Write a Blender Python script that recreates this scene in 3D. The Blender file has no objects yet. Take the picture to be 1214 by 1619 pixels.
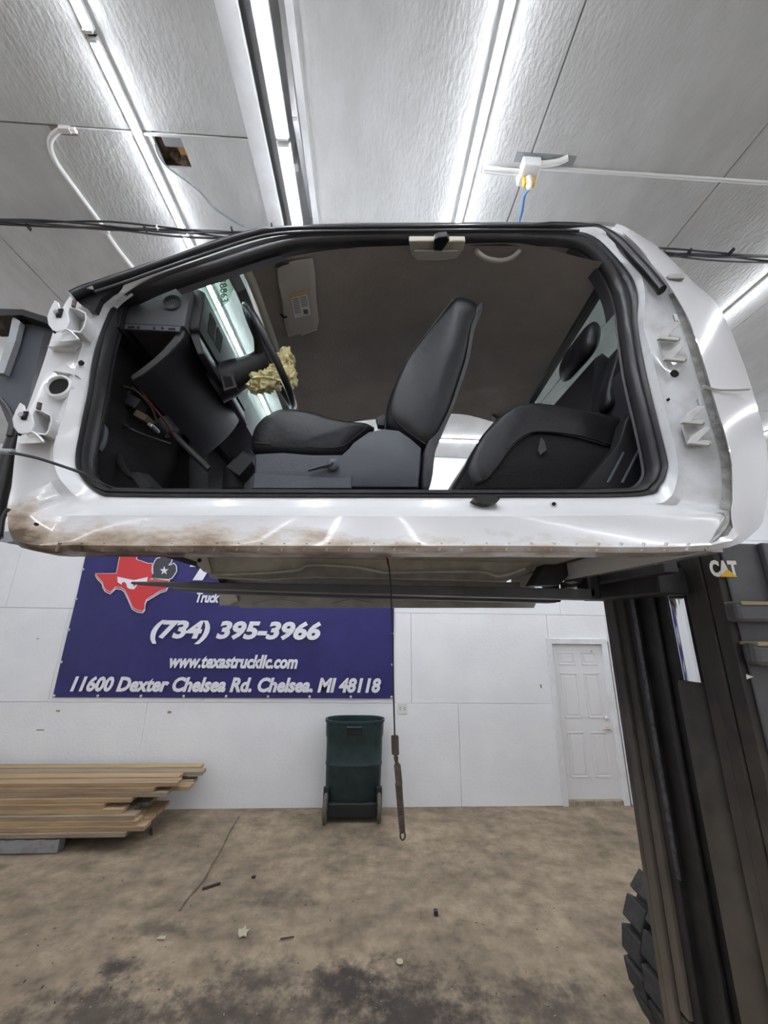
import bpy, math, random
from mathutils import Vector, Matrix, noise as mnoise

random.seed(7)
scene = bpy.context.scene
col = scene.collection
# ------------------------------------------------------------------ camera
W, H = 1214.0, 1619.0
F = 590.0
PITCH, YAW, ROLL = math.radians(16.04), math.radians(2.58), math.radians(-0.747)
CZ = 2.347
cp, sp, cy, sy = math.cos(PITCH), math.sin(PITCH), math.cos(YAW), math.sin(YAW)
fwd = Vector((sy*cp, cy*cp, sp)); rt = Vector((cy, -sy, 0)); up = rt.cross(fwd)
r2 = rt*math.cos(ROLL) - up*math.sin(ROLL)
u2 = up*math.cos(ROLL) + rt*math.sin(ROLL)
cam_d = bpy.data.cameras.new('camera'); cam = bpy.data.objects.new('camera', cam_d); col.objects.link(cam)
cam_d.sensor_fit = 'HORIZONTAL'; cam_d.sensor_width = 36.0; cam_d.lens = 36.0*F/W
cam_d.clip_start = 0.02; cam_d.clip_end = 100
cam.matrix_world = Matrix(((r2.x, u2.x, -fwd.x, 0), (r2.y, u2.y, -fwd.y, 0), (r2.z, u2.z, -fwd.z, CZ), (0, 0, 0, 1)))
scene.camera = cam
# ------------------------------------------------------------------ world, exposure
wd = bpy.data.worlds.new('world'); scene.world = wd; wd.use_nodes = True
wd.node_tree.nodes['Background'].inputs[0].default_value = (0.9, 0.95, 1, 1)
wd.node_tree.nodes['Background'].inputs[1].default_value = 0.4
vs = scene.view_settings
vs.view_transform = 'Standard'; vs.look = 'None'; vs.gamma = 1.0; vs.use_curve_mapping = False
vs.exposure = 1.08
STRIP_POWER = 27.0        # radiance of the LED strips

# ------------------------------------------------------------------ pixel -> place
def ray(x, y):
    d = r2*((x-W/2)/F) - u2*((y-H/2)/F) + fwd
    return d/d.y
def P(x, y, Y):                       # on the plane at distance Y
    d = ray(x, y); return Vector((d.x*Y, Y, d.z*Y+CZ))
def PZ(x, y, z):                      # on a level plane at height z
    d = ray(x, y); k = (z-CZ)/d.z; return Vector((d.x*k, k, z))
def PX(x, y, X):
    d = ray(x, y); k = X/d.x; return Vector((X, k, d.z*k+CZ))

# ------------------------------------------------------------------ materials
def socket(n, *names):
    for k in names:
        if k in n.inputs: return n.inputs[k]
MATS = {}
def M(name, c, rough=0.5, metal=0.0, c2=None, scale=6.0, bump=0.0, bscale=40.0, lo=0.4, hi=0.65, stretch=(1, 1, 1), spec=0.5, coat=0.0, detail=6.0):
    m = bpy.data.materials.new(name); m.use_nodes = True; MATS[name] = m
    nt = m.node_tree; b = nt.nodes['Principled BSDF']
    b.inputs['Base Color'].default_value = (*c, 1); b.inputs['Roughness'].default_value = rough
    b.inputs['Metallic'].default_value = metal
    s = socket(b, 'Specular IOR Level'); s.default_value = spec
    if coat: socket(b, 'Coat Weight').default_value = coat; socket(b, 'Coat Roughness').default_value = 0.06
    tc = nt.nodes.new('ShaderNodeTexCoord'); mp = nt.nodes.new('ShaderNodeMapping')
    mp.inputs['Scale'].default_value = stretch
    nt.links.new(tc.outputs['Object'], mp.inputs['Vector'])
    if c2 is not None:
        n = nt.nodes.new('ShaderNodeTexNoise'); n.inputs['Scale'].default_value = scale; n.inputs['Detail'].default_value = detail
        n.inputs['Roughness'].default_value = 0.62
        r = nt.nodes.new('ShaderNodeValToRGB')
        r.color_ramp.elements[0].position = lo; r.color_ramp.elements[1].position = hi
        r.color_ramp.elements[0].color = (*c, 1); r.color_ramp.elements[1].color = (*c2, 1)
        nt.links.new(mp.outputs[0], n.inputs['Vector']); nt.links.new(n.outputs['Fac'], r.inputs[0])
        nt.links.new(r.outputs[0], b.inputs['Base Color'])
    if bump:
        n2 = nt.nodes.new('ShaderNodeTexNoise'); n2.inputs['Scale'].default_value = bscale; n2.inputs['Detail'].default_value = 5
        bp = nt.nodes.new('ShaderNodeBump'); bp.inputs['Strength'].default_value = bump; bp.inputs['Distance'].default_value = 0.02
        nt.links.new(mp.outputs[0], n2.inputs['Vector']); nt.links.new(n2.outputs['Fac'], bp.inputs['Height'])
        nt.links.new(bp.outputs[0], b.inputs['Normal'])
    return m
def emit(name, c, s):
    m = bpy.data.materials.new(name); m.use_nodes = True; MATS[name] = m
    nt = m.node_tree; b = nt.nodes['Principled BSDF']
    b.inputs['Base Color'].default_value = (*c, 1)
    socket(b, 'Emission Color').default_value = (*c, 1); socket(b, 'Emission Strength').default_value = s
    return m
def glass(name, tint, gl):
    m = bpy.data.materials.new(name); m.use_nodes = True; MATS[name] = m
    nt = m.node_tree; nt.nodes.remove(nt.nodes['Principled BSDF'])
    out = [n for n in nt.nodes if n.type == 'OUTPUT_MATERIAL'][0]
    t = nt.nodes.new('ShaderNodeBsdfTransparent'); t.inputs[0].default_value = (*tint, 1)
    g = nt.nodes.new('ShaderNodeBsdfGlossy'); g.inputs['Roughness'].default_value = 0.03
    mx = nt.nodes.new('ShaderNodeMixShader'); mx.inputs[0].default_value = gl
    nt.links.new(t.outputs[0], mx.inputs[1]); nt.links.new(g.outputs[0], mx.inputs[2]); nt.links.new(mx.outputs[0], out.inputs[0])
    return m

M('ceiling_board', (.56, .565, .55), .65, c2=(.64, .645, .635), scale=3, bump=.28, bscale=38, stretch=(1.6, .7, 1))
M('wall_board', (.82, .83, .845), .6, c2=(.87, .88, .885), scale=1.6, bump=.12, bscale=30)
M('seam_dark', (.30, .29, .28), .8)
M('white_paint', (.78, .79, .80), .45, c2=(.70, .70, .69), scale=7)
M('conduit_white', (.74, .74, .71), .4)
M('door_white', (.78, .77, .77), .42, c2=(.72, .69, .65), scale=4, lo=.55, hi=.8)
M('brass', (.55, .50, .38), .35, .7)
M('sill_dirty', (.40, .33, .25), .8, c2=(.24, .19, .14), scale=12)
M('insulation', (.20, .13, .07), .9, c2=(.05, .04, .03), scale=18)
M('orange_wood', (.42, .22, .07), .8)
M('grey_box', (.30, .31, .33), .5)
M('cable_black', (.025, .025, .028), .5)
M('cable_blue', (.03, .15, .34), .4)
M('plug_yellow', (.75, .42, .02), .4)
M('plug_white', (.75, .76, .75), .35)
M('banner_blue', (.022, .020, .125), .42, c2=(.030, .027, .155), scale=2.2, bump=.15, bscale=3)
M('print_white', (.80, .81, .86), .5)
M('print_red', (.62, .045, .05), .5)
M('print_darkred', (.30, .03, .035), .5)
M('print_grey', (.055, .055, .07), .5)
M('grommet', (.62, .66, .70), .3, .8)
M('bin_green', (.011, .028, .031), .42, c2=(.026, .048, .050), scale=7, bump=.08, bscale=25)
M('bin_inside', (.05, .065, .06), .6)
M('wheel_rubber', (.13, .115, .095), .8, c2=(.08, .07, .06), scale=20)
M('bin_black', (.012, .014, .015), .5)
M('cab_white', (.66, .665, .665), .24, c2=(.56, .55, .52), scale=5, coat=.35, lo=.5, hi=.75)
M('cab_skin', (.68, .675, .675), .12, coat=.8)
M('jamb_white', (.65, .66, .665), .26, c2=(.44, .44, .42), scale=4.5, coat=.25, lo=.5, hi=.72)
M('bracket_grey', (.50, .50, .485), .5, c2=(.42, .41, .39), scale=20)
M('rubber_black', (.022, .022, .025), .38, c2=(.035, .034, .034), scale=10)
M('strip_black', (.012, .012, .014), .28)
M('seam_dirt', (.26, .255, .235), .85, c2=(.40, .40, .38), scale=22, bump=.5, bscale=40)
M('hole_black', (.004, .004, .004), .9)
M('headliner', (.35, .31, .28), .95, c2=(.30, .265, .24), scale=4, bump=.18, bscale=60)
M('beige_trim', (.50, .47, .39), .6)
M('visor_fabric', (.47, .44, .40), .9, bump=.1, bscale=80)
M('label_white', (.72, .72, .70), .5)
M('label_print', (.10, .10, .10), .6)
M('label_amber', (.60, .38, .05), .5)
M('trim_dark', (.030, .029, .034), .55, bump=.08, bscale=200)
M('dash_grey', (.055, .054, .058), .5, bump=.12, bscale=260)
M('dash_black', (.011, .011, .013), .5, bump=.05, bscale=200)
M('leather', (.008, .008, .010), .42, c2=(.011, .011, .013), scale=8, bump=.22, bscale=16, spec=.38)
M('leather_back', (.020, .020, .023), .5, bump=.1, bscale=40)
M('stitch', (.010, .010, .011), .5)
M('shield_grey', (.056, .062, .074), .5, bump=.08, bscale=220)
M('carpet', (.005, .005, .0055), .95, bump=.4, bscale=150)
M('wire_dark', (.03, .03, .03), .5)
M('wire_tan', (.10, .08, .045), .6)
M('wire_red', (.12, .015, .012), .5)
M('metal_bare', (.35, .35, .35), .4, .7)
M('rag_yellow', (.84, .78, .42), .85, c2=(.78, .66, .36), scale=7)
M('primer_under', (.42, .41, .38), .75, c2=(.32, .31, .28), scale=6, bump=.15, bscale=14)
M('primer_tan', (.52, .49, .42), .75, c2=(.36, .33, .27), scale=7, bump=.12, bscale=20)
M('steel_black', (.014, .0135, .014), .5, c2=(.030, .027, .025), scale=9)
M('rail_brown', (.036, .029, .026), .6, c2=(.018, .016, .015), scale=7, stretch=(1, 1, .25), bump=.05, bscale=60)
M('rail_dusty', (.050, .044, .040), .7, c2=(.026, .023, .022), scale=9, stretch=(1, 1, .2), bump=.08, bscale=60)
M('rail_worn', (.13, .13, .14), .4, .4, c2=(.04, .04, .045), scale=40, stretch=(1, 1, 1))
M('fork_grey', (.07, .069, .072), .45, c2=(.10, .098, .10), scale=5)
M('chrome', (.80, .81, .83), .06, 1.0)
M('barrel_brown', (.050, .045, .038), .6, c2=(.032, .029, .025), scale=6, stretch=(1, 1, .4))
M('tire', (.030, .030, .031), .85, c2=(.055, .052, .048), scale=16, bump=.15, bscale=60)
M('cat_white', (.72, .70, .63), .5)
M('cat_yellow', (.75, .42, .02), .5)
M('sling_tan', (.30, .25, .15), .8)
M('rust', (.075, .055, .045), .8, c2=(.13, .09, .07), scale=30, bump=.3, bscale=60)
M('galv', (.34, .36, .37), .5, .4, c2=(.22, .20, .17), scale=10, lo=.5, hi=.8)
M('mud', (.15, .115, .08), .9, c2=(.07, .05, .035), scale=14, bump=.5, bscale=30)
M('leaf', (.40, .36, .25), .8)
M('bark', (.045, .036, .03), .9)
emit('led', (.90, .93, 1.0), STRIP_POWER)
glass('windshield', (.66, .80, .75), .07)
glass('back_glass', (.52, .60, .58), .08)
glass('reflection_tint', (.62, .74, .66), .03)
M('marker', (.045, .07, .06), .6)
for i, (a, b2) in enumerate((((.40, .28, .16), (.25, .17, .10)), ((.33, .26, .18), (.21, .16, .11)), ((.31, .28, .23), (.19, .16, .13)), ((.47, .33, .17), (.29, .20, .12)))):
    M('plank_%d' % i, a, .8, c2=b2, scale=5, stretch=(.35, 4, 4), bump=.18, bscale=30, lo=.35, hi=.7)

def dusty(name, dust, z0, z1):          # settled dust, thickest near the floor
    m = MATS[name]; nt = m.node_tree; b = nt.nodes['Principled BSDF']; ramp = [n for n in nt.nodes if n.type == 'VALTORGB'][0]
    tc = [n for n in nt.nodes if n.type == 'TEX_COORD'][0]; sx = nt.nodes.new('ShaderNodeSeparateXYZ'); nt.links.new(tc.outputs['Object'], sx.inputs[0])
    n = nt.nodes.new('ShaderNodeTexNoise'); n.inputs['Scale'].default_value = 9; n.inputs['Detail'].default_value = 8; nt.links.new(tc.outputs['Object'], n.inputs['Vector'])
    mr = nt.nodes.new('ShaderNodeMapRange'); mr.inputs[1].default_value = z1; mr.inputs[2].default_value = z0; mr.inputs[3].default_value = -.25; mr.inputs[4].default_value = .75
    nt.links.new(sx.outputs['Z'], mr.inputs[0]); ad = nt.nodes.new('ShaderNodeMath'); ad.operation = 'ADD'; ad.use_clamp = True
    sc = nt.nodes.new('ShaderNodeMath'); sc.operation = 'MULTIPLY_ADD'; sc.inputs[1].default_value = .8; sc.inputs[2].default_value = -.3
    nt.links.new(n.outputs['Fac'], sc.inputs[0]); nt.links.new(sc.outputs[0], ad.inputs[0]); nt.links.new(mr.outputs[0], ad.inputs[1])
    mx = nt.nodes.new('ShaderNodeMixRGB'); mx.inputs[2].default_value = (*dust, 1); nt.links.new(ad.outputs[0], mx.inputs[0]); nt.links.new(ramp.outputs[0], mx.inputs[1])
    nt.links.new(mx.outputs[0], b.inputs['Base Color'])
dusty('rail_dusty', (.17, .14, .105), .6, 2.3); dusty('barrel_brown', (.15, .125, .095), .6, 2.2); dusty('rail_brown', (.14, .115, .085), .5, 2.4)

def floor_material(spots):
    m = M('floor_dirt', (.23, .182, .128), .88, c2=(.385, .305, .21), scale=1.1, lo=.36, hi=.66, detail=9)
    nt = m.node_tree; b = nt.nodes['Principled BSDF']; ramp = [n for n in nt.nodes if n.type == 'VALTORGB'][0]
    tc = [n for n in nt.nodes if n.type == 'TEX_COORD'][0]
    n1 = nt.nodes.new('ShaderNodeTexNoise'); n1.inputs['Scale'].default_value = 7; n1.inputs['Detail'].default_value = 14; n1.inputs['Roughness'].default_value = .7
    nt.links.new(tc.outputs['Object'], n1.inputs['Vector'])
    mul = nt.nodes.new('ShaderNodeMixRGB'); mul.blend_type = 'MULTIPLY'; mul.inputs[0].default_value = .8
    r1 = nt.nodes.new('ShaderNodeValToRGB'); r1.color_ramp.elements[0].position = .30; r1.color_ramp.elements[1].position = .62
    r1.color_ramp.elements[0].color = (.42, .40, .38, 1); r1.color_ramp.elements[1].color = (1, 1, 1, 1)
    nt.links.new(n1.outputs['Fac'], r1.inputs[0]); nt.links.new(ramp.outputs[0], mul.inputs[1]); nt.links.new(r1.outputs[0], mul.inputs[2])
    last = mul.outputs[0]
    # dragged scratches
    mp = nt.nodes.new('ShaderNodeMapping'); mp.inputs['Scale'].default_value = (1.6, 3.2, 1); mp.inputs['Rotation'].default_value = (0, 0, .4)
    nt.links.new(tc.outputs['Object'], mp.inputs['Vector'])
    n3 = nt.nodes.new('ShaderNodeTexNoise'); n3.inputs['Scale'].default_value = 1.6; n3.inputs['Detail'].default_value = 8
    nt.links.new(mp.outputs[0], n3.inputs['Vector'])
    r3 = nt.nodes.new('ShaderNodeValToRGB'); r3.color_ramp.elements[0].position = .38; r3.color_ramp.elements[1].position = .55
    r3.color_ramp.elements[0].color = (.66, .64, .62, 1); r3.color_ramp.elements[1].color = (1, 1, 1, 1)
    nt.links.new(n3.outputs['Fac'], r3.inputs[0])
    m3 = nt.nodes.new('ShaderNodeMixRGB'); m3.blend_type = 'MULTIPLY'; m3.inputs[0].default_value = .7
    nt.links.new(last, m3.inputs[1]); nt.links.new(r3.outputs[0], m3.inputs[2]); last = m3.outputs[0]
    for (sx, sy_, rad, ex, amt) in spots:      # old oil stains, ragged edge
        sub = nt.nodes.new('ShaderNodeVectorMath'); sub.operation = 'SUBTRACT'; sub.inputs[1].default_value = (sx, sy_, 0)
        sc = nt.nodes.new('ShaderNodeVectorMath'); sc.operation = 'MULTIPLY'; sc.inputs[1].default_value = (1/ex, 1, 0)
        ln = nt.nodes.new('ShaderNodeVectorMath'); ln.operation = 'LENGTH'
        ad = nt.nodes.new('ShaderNodeMath'); ad.operation = 'MULTIPLY_ADD'; ad.inputs[1].default_value = rad*2.4
        mr = nt.nodes.new('ShaderNodeMapRange'); mr.inputs[1].default_value = rad*2.25; mr.inputs[2].default_value = rad*1.45
        mr.inputs[3].default_value = 0; mr.inputs[4].default_value = amt
        mix = nt.nodes.new('ShaderNodeMixRGB'); mix.inputs[2].default_value = (.038, .031, .027, 1)
        nt.links.new(tc.outputs['Object'], sub.inputs[0]); nt.links.new(sub.outputs[0], sc.inputs[0]); nt.links.new(sc.outputs[0], ln.inputs[0])
        nt.links.new(n1.outputs['Fac'], ad.inputs[0]); nt.links.new(ln.outputs['Value'], ad.inputs[2])
        nt.links.new(ad.outputs[0], mr.inputs[0]); nt.links.new(mr.outputs[0], mix.inputs[0]); nt.links.new(last, mix.inputs[1]); last = mix.outputs[0]
    nt.links.new(last, b.inputs['Base Color'])
    bp = nt.nodes.new('ShaderNodeBump'); bp.inputs['Strength'].default_value = .35; bp.inputs['Distance'].default_value = .02
    nt.links.new(n1.outputs['Fac'], bp.inputs['Height']); nt.links.new(bp.outputs[0], b.inputs['Normal'])

def dirty_white():                     # paint with road dirt splashed along the rocker's lower front half
    m = M('rocker_white', (.72, .72, .71), .25, coat=.3)
    nt = m.node_tree; b = nt.nodes['Principled BSDF']; tc = [n for n in nt.nodes if n.type == 'TEX_COORD'][0]
    sx = nt.nodes.new('ShaderNodeSeparateXYZ'); nt.links.new(tc.outputs['Object'], sx.inputs[0])
    n = nt.nodes.new('ShaderNodeTexNoise'); n.inputs['Scale'].default_value = 14; n.inputs['Detail'].default_value = 9; n.inputs['Roughness'].default_value = .65
    mp = nt.nodes.new('ShaderNodeMapping'); mp.inputs['Scale'].default_value = (.6, 1, 1.6)
    nt.links.new(tc.outputs['Object'], mp.inputs[0]); nt.links.new(mp.outputs[0], n.inputs['Vector'])
    # height term: dirt below the rocker crease, more to the front
    hz = nt.nodes.new('ShaderNodeMapRange'); hz.inputs[1].default_value = .23; hz.inputs[2].default_value = .0; hz.inputs[3].default_value = -.88; hz.inputs[4].default_value = .30
    nt.links.new(sx.outputs['Z'], hz.inputs[0])
    hx = nt.nodes.new('ShaderNodeMapRange'); hx.inputs[1].default_value = 1.0; hx.inputs[2].default_value = -1.0; hx.inputs[3].default_value = -.15; hx.inputs[4].default_value = .12
    nt.links.new(sx.outputs['X'], hx.inputs[0])
    a1 = nt.nodes.new('ShaderNodeMath'); a1.operation = 'ADD'; a2 = nt.nodes.new('ShaderNodeMath'); a2.operation = 'ADD'
    nt.links.new(n.outputs['Fac'], a1.inputs[0]); nt.links.new(hz.outputs[0], a1.inputs[1])
    nt.links.new(a1.outputs[0], a2.inputs[0]); nt.links.new(hx.outputs[0], a2.inputs[1])
    h2 = nt.nodes.new('ShaderNodeMapRange'); h2.inputs[1].default_value = -.97; h2.inputs[2].default_value = -1.08; h2.inputs[3].default_value = 0; h2.inputs[4].default_value = .30
    nt.links.new(sx.outputs['X'], h2.inputs[0]); a3 = nt.nodes.new('ShaderNodeMath'); a3.operation = 'ADD'
    nt.links.new(a2.outputs[0], a3.inputs[0]); nt.links.new(h2.outputs[0], a3.inputs[1]); a2 = a3
    r = nt.nodes.new('ShaderNodeValToRGB'); e = r.color_ramp.elements
    e[0].position = .42; e[0].color = (.67, .67, .665, 1); e[1].position = .95; e[1].color = (.10, .068, .04, 1)
    k = e.new(.62); k.color = (.47, .40, .33, 1); k = e.new(.78); k.color = (.30, .235, .175, 1)
    nt.links.new(a2.outputs[0], r.inputs[0]); nt.links.new(r.outputs[0], b.inputs['Base Color'])
    rr = nt.nodes.new('ShaderNodeMapRange'); rr.inputs[1].default_value = .45; rr.inputs[2].default_value = .75; rr.inputs[3].default_value = .2; rr.inputs[4].default_value = .85
    nt.links.new(a2.outputs[0], rr.inputs[0]); nt.links.new(rr.outputs[0], b.inputs['Roughness'])
dirty_white()

# ------------------------------------------------------------------ objects
def tag(o, label=None, cat=None, group=None, kind=None):
    if label: o['label'] = label
    if cat: o['category'] = cat
    if group: o['group'] = group
    if kind: o['kind'] = kind
    return o
def thing(name, label, cat, loc=(0, 0, 0), group=None):
    o = bpy.data.objects.new(name, None); col.objects.link(o); o.location = loc; o.empty_display_size = .1
    return tag(o, label, cat, group)
def origin(o):
    v = Vector((0, 0, 0))
    while o is not None: v += Vector(o.location); o = o.parent
    return v
class MB:
    def __init__(s): s.v = []; s.f = []
    def add(s, vs_, fs):
        b = len(s.v); s.v += [Vector(p) for p in vs_]; s.f += [[i+b for i in f] for f in fs]; return s
    def box(s, a, b):
        (x0, y0, z0), (x1, y1, z1) = a, b
        return s.add([(x0, y0, z0), (x1, y0, z0), (x1, y1, z0), (x0, y1, z0), (x0, y0, z1), (x1, y0, z1), (x1, y1, z1), (x0, y1, z1)],
                     [(0, 3, 2, 1), (4, 5, 6, 7), (0, 1, 5, 4), (1, 2, 6, 5), (2, 3, 7, 6), (3, 0, 4, 7)])
    def obox(s, c, ax, ay, az):        # oriented box: centre and three half-axis vectors
        c, ax, ay, az = map(Vector, (c, ax, ay, az)); q = []
        for k in (-1, 1):
            for (i, j) in ((-1, -1), (1, -1), (1, 1), (-1, 1)): q.append(c+ax*i+ay*j+az*k)
        return s.add(q, [(0, 3, 2, 1), (4, 5, 6, 7), (0, 1, 5, 4), (1, 2, 6, 5), (2, 3, 7, 6), (3, 0, 4, 7)])
    def loft(s, rings, closed=True, caps=(True, True)):
        n = len(rings[0]); b = len(s.v)
        for r in rings: s.v += [Vector(p) for p in r]
        for i in range(len(rings)-1):
            for j in range(n if closed else n-1):
                k = (j+1) % n
                s.f.append([b+i*n+j, b+i*n+k, b+(i+1)*n+k, b+(i+1)*n+j])
        if closed and caps[0]: s.f.append([b+j for j in range(n)][::-1])
        if closed and caps[1]: s.f.append([b+(len(rings)-1)*n+j for j in range(n)])
        return s
    def tube(s, path, r, n=8, flat=1.0):
        path = [Vector(p) for p in path]; rings = []; prev = None
        for i, p in enumerate(path):
            t = (path[min(i+1, len(path)-1)]-path[max(i-1, 0)]).normalized()
            if prev is None:
                a = Vector((0, 0, 1)) if abs(t.z) < .9 else Vector((1, 0, 0))
                u = t.cross(a).normalized()
            else: u = (prev-t*prev.dot(t)).normalized()
            prev = u; w = t.cross(u); rr = r[i] if isinstance(r, (list, tuple)) else r
            rings.append([p+u*(rr*math.cos(2*math.pi*k/n))+w*(rr*flat*math.sin(2*math.pi*k/n)) for k in range(n)])
        return s.loft(rings)
    def prism(s, poly, d):             # polygon (3D points) pushed along d
        d = Vector(d); poly = [Vector(p) for p in poly]
        return s.loft([poly, [p+d for p in poly]])
    def lathe(s, prof, c, axis='Z', n=24, sx=1.0):
        rings = []
        for (r, h) in prof:
            q = []
            for k in range(n):
                a = 2*math.pi*k/n; x, y = r*math.cos(a)*sx, r*math.sin(a)
                q.append(Vector(c)+(Vector((x, y, h)) if axis == 'Z' else Vector((x, h, y)) if axis == 'Y' else Vector((h, x, y))))
            rings.append(q)
        return s.loft(rings)
    def build(s, name, mat, parent=None, smooth=0, **kw):
        o_ = origin(parent) if parent else Vector((0, 0, 0))
        me = bpy.data.meshes.new(name); me.from_pydata([tuple(p-o_) for p in s.v], [], s.f); me.validate()
        import bmesh
        bm = bmesh.new(); bm.from_mesh(me); bmesh.ops.recalc_face_normals(bm, faces=bm.faces); bm.to_mesh(me); bm.free()
        me.materials.append(MATS[mat]); o = bpy.data.objects.new(name, me); col.objects.link(o)
        if parent: o.parent = parent
        if smooth:
            for p in me.polygons: p.use_smooth = True
            me.set_sharp_from_angle(angle=math.radians(smooth))
        return tag(o, **kw)
def bevel(o, w, seg=2):
    m = o.modifiers.new('bevel', 'BEVEL'); m.width = w; m.segments = seg; m.limit_method = 'ANGLE'; m.angle_limit = math.radians(35); return o
def spline(pts, k=5, closed=False):
    pts = [Vector(p) for p in pts]; n = len(pts); out = []
    rng = n if closed else n-1
    for i in range(rng):
        g = (lambda j: pts[j % n]) if closed else (lambda j: pts[max(0, min(n-1, j))])
        a, b, c, d = g(i-1), g(i), g(i+1), g(i+2)
        for t in [q/k for q in range(k)]:
            out.append(.5*((2*b)+(c-a)*t+(2*a-5*b+4*c-d)*t*t+(3*b-a-3*c+d)*t*t*t))
    if not closed: out.append(pts[-1])
    return out
def dup(o, parent=None):
    c = o.copy(); col.objects.link(c); c.parent = parent
    for ch in [x for x in bpy.data.objects if x.parent == o]: dup(ch, c)
    return c
def text_mesh(s, shear=0.0, bold=0.0):
    c = bpy.data.curves.new('txt', 'FONT'); c.body = s; c.size = 1; c.shear = shear; c.offset = bold; c.extrude = 0.002; c.resolution_u = 3
    o = bpy.data.objects.new('txt', c); col.objects.link(o)
    bpy.context.view_layer.update()
    me = bpy.data.meshes.new_from_object(o.evaluated_get(bpy.context.evaluated_depsgraph_get()))
    bpy.data.objects.remove(o); return me
def text_on(name, s, p0, ux, uz, w, h, mat, parent, shear=0.0, bold=0.0, mirror=False, lift=.003):
    """flat lettering: lower-left corner p0, unit directions ux (reading) and uz (up), box w x h"""
    me = text_mesh(s, shear, bold); xs = [v.co.x for v in me.vertices]; ys = [v.co.y for v in me.vertices]
    x0, x1, y0, y1 = min(xs), max(xs), min(ys), max(ys); ux, uz = Vector(ux), Vector(uz); n = ux.cross(uz)
    o_ = origin(parent)
    for v in me.vertices:
        a = (v.co.x-x0)/(x1-x0); b = (v.co.y-y0)/(y1-y0)
        if mirror: a = 1-a
        v.co = Vector(p0)+ux*(a*w)+uz*(b*h)+n*(v.co.z*.3+lift)-o_
    me.materials.clear(); me.materials.append(MATS[mat]); me.name = name
    o = bpy.data.objects.new(name, me); col.objects.link(o); o.parent = parent; return o

# ================================================================== the room
D = 5.70; CE = CZ+2.62
X0, X1, YF = -6.6, 7.2, -5.0
def fp(x, y): return PZ(x, y, 0.0)
spots = []
for (x, y, r, ex, a) in ((185, 1530, .10, 1.7, .9), (150, 1600, .26, 2.2, .8), (350, 1600, .26, 1.6, .62), (545, 1565, .27, 1.2, .92), (650, 1610, .42, 1.3, .88), (830, 1590, .25, 1.6, .55), (250, 1465, .10, 3.0, .45), (400, 1545, .2, 1.6, .5), (480, 1640, .5, 2.2, .5), (900, 1600, .3, 1.6, .45), (440, 1420, .12, 2.5, .3), (890, 1380, .06, 1.0, .3), (745, 1362, .04, 1.0, .35)):
    p = fp(x, y); spots.append((p.x, p.y, r, ex, a))
floor_material(spots)
fl = MB(); NX, NY = 40, 40
for j in range(NY+1):
    for i in range(NX+1):
        x = X0+(X1-X0)*i/NX; y = YF+(D+.3-YF)*j/NY
        z = 0 if y > 5.3 else .006*mnoise.noise((x*1.3, y*1.3, 0))-.006
        fl.v.append(Vector((x, y, z)))
for j in range(NY):
    for i in range(NX): a = j*(NX+1)+i; fl.f.append([a, a+1, a+NX+2, a+NX+1])
M('crack_dirt', (.11, .085, .06), .9)
floor = fl.build('floor', 'floor_dirt', smooth=60, kind='structure', label='dirty brown concrete floor with oil stains')
cr = spline([fp(x, y)+Vector((0, 0, .004)) for x, y in ((378, 1292), (362, 1318), (352, 1340), (335, 1368), (322, 1392), (296, 1422), (284, 1440))], 4)
MB().tube(cr, [.005 if i % 3 else .010 for i in range(len(cr))], 6, .2).build('floor_crack', 'crack_dirt', floor)

# back wall: backing + painted sheets with open joints
wb = MB().box((X0, D+.085, -.02), (X1, D+.14, CE+.1)).build('wall_back', 'seam_dark', kind='structure', label='back wall of white painted plywood sheets')
def wx(x, y): return ray(x, y).x*D
R1 = CZ+ray(420, 1111).z*D; R2 = CZ+ray(480, 967).z*D; R3 = R2+1.22; R4 = R3+1.22
DL, DR = wx(868, 1020), wx(962, 1020)     # door casing span
rows = [(-.0, R1, [X0, wx(224, 1166), wx(727, 1195)]), (R1, R2, [X0, wx(100, 1005), wx(330, 1040), wx(650, 1040)]),
        (R2, R3, [X0, wx(21, 916), wx(250, 900), wx(560, 900), wx(885, 960)]), (R3, CE, [X0, -4.4, -1.96, .48, 2.92, 5.4])]
DT = CZ+ray(905, 1014).z*D
for ri, (z0, z1, xs) in enumerate(rows):
    xs = list(xs)
    if ri == 0: xs += [DL-.0, DR+.0, X1]
    elif ri == 1: xs += [DL-.0, DR+.0, X1]
    else:
        xs = xs + [xs[-1]+2.44] if xs[-1]+2.44 < X1 else xs
        xs += [X1]
    for i in range(len(xs)-1):
        a, b = xs[i], xs[i+1]; g = .002
        lo_, hi_ = z0+g, z1-g
        if ri == 0 and abs(a-DL) < .01: continue
        if ri == 1 and abs(a-DL) < .01: lo_ = DT
        if hi_-lo_ < .02: continue
        y = D + random.uniform(-.0015, .0015)
        bevel(MB().box((a+g, y, lo_), (b-g, D+.088, hi_)).build('plywood_sheet', 'wall_board', wb), .003, 1)
# scuffs and nail patches on the sheets
for (x, y, w, h) in ((92, 1124, .05, .02), (64, 1154, .10, .012), (268, 1126, .05, .03), (855, 1085, .02, .05), (935, 1030, .02, .02), (60, 1010, .02, .02)):
    p = P(x, y, D); MB().box((p.x-w/2, D-.003, p.z-h/2), (p.x+w/2, D+.001, p.z+h/2)).build('paint_chip', 'sill_dirty', wb)

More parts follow.
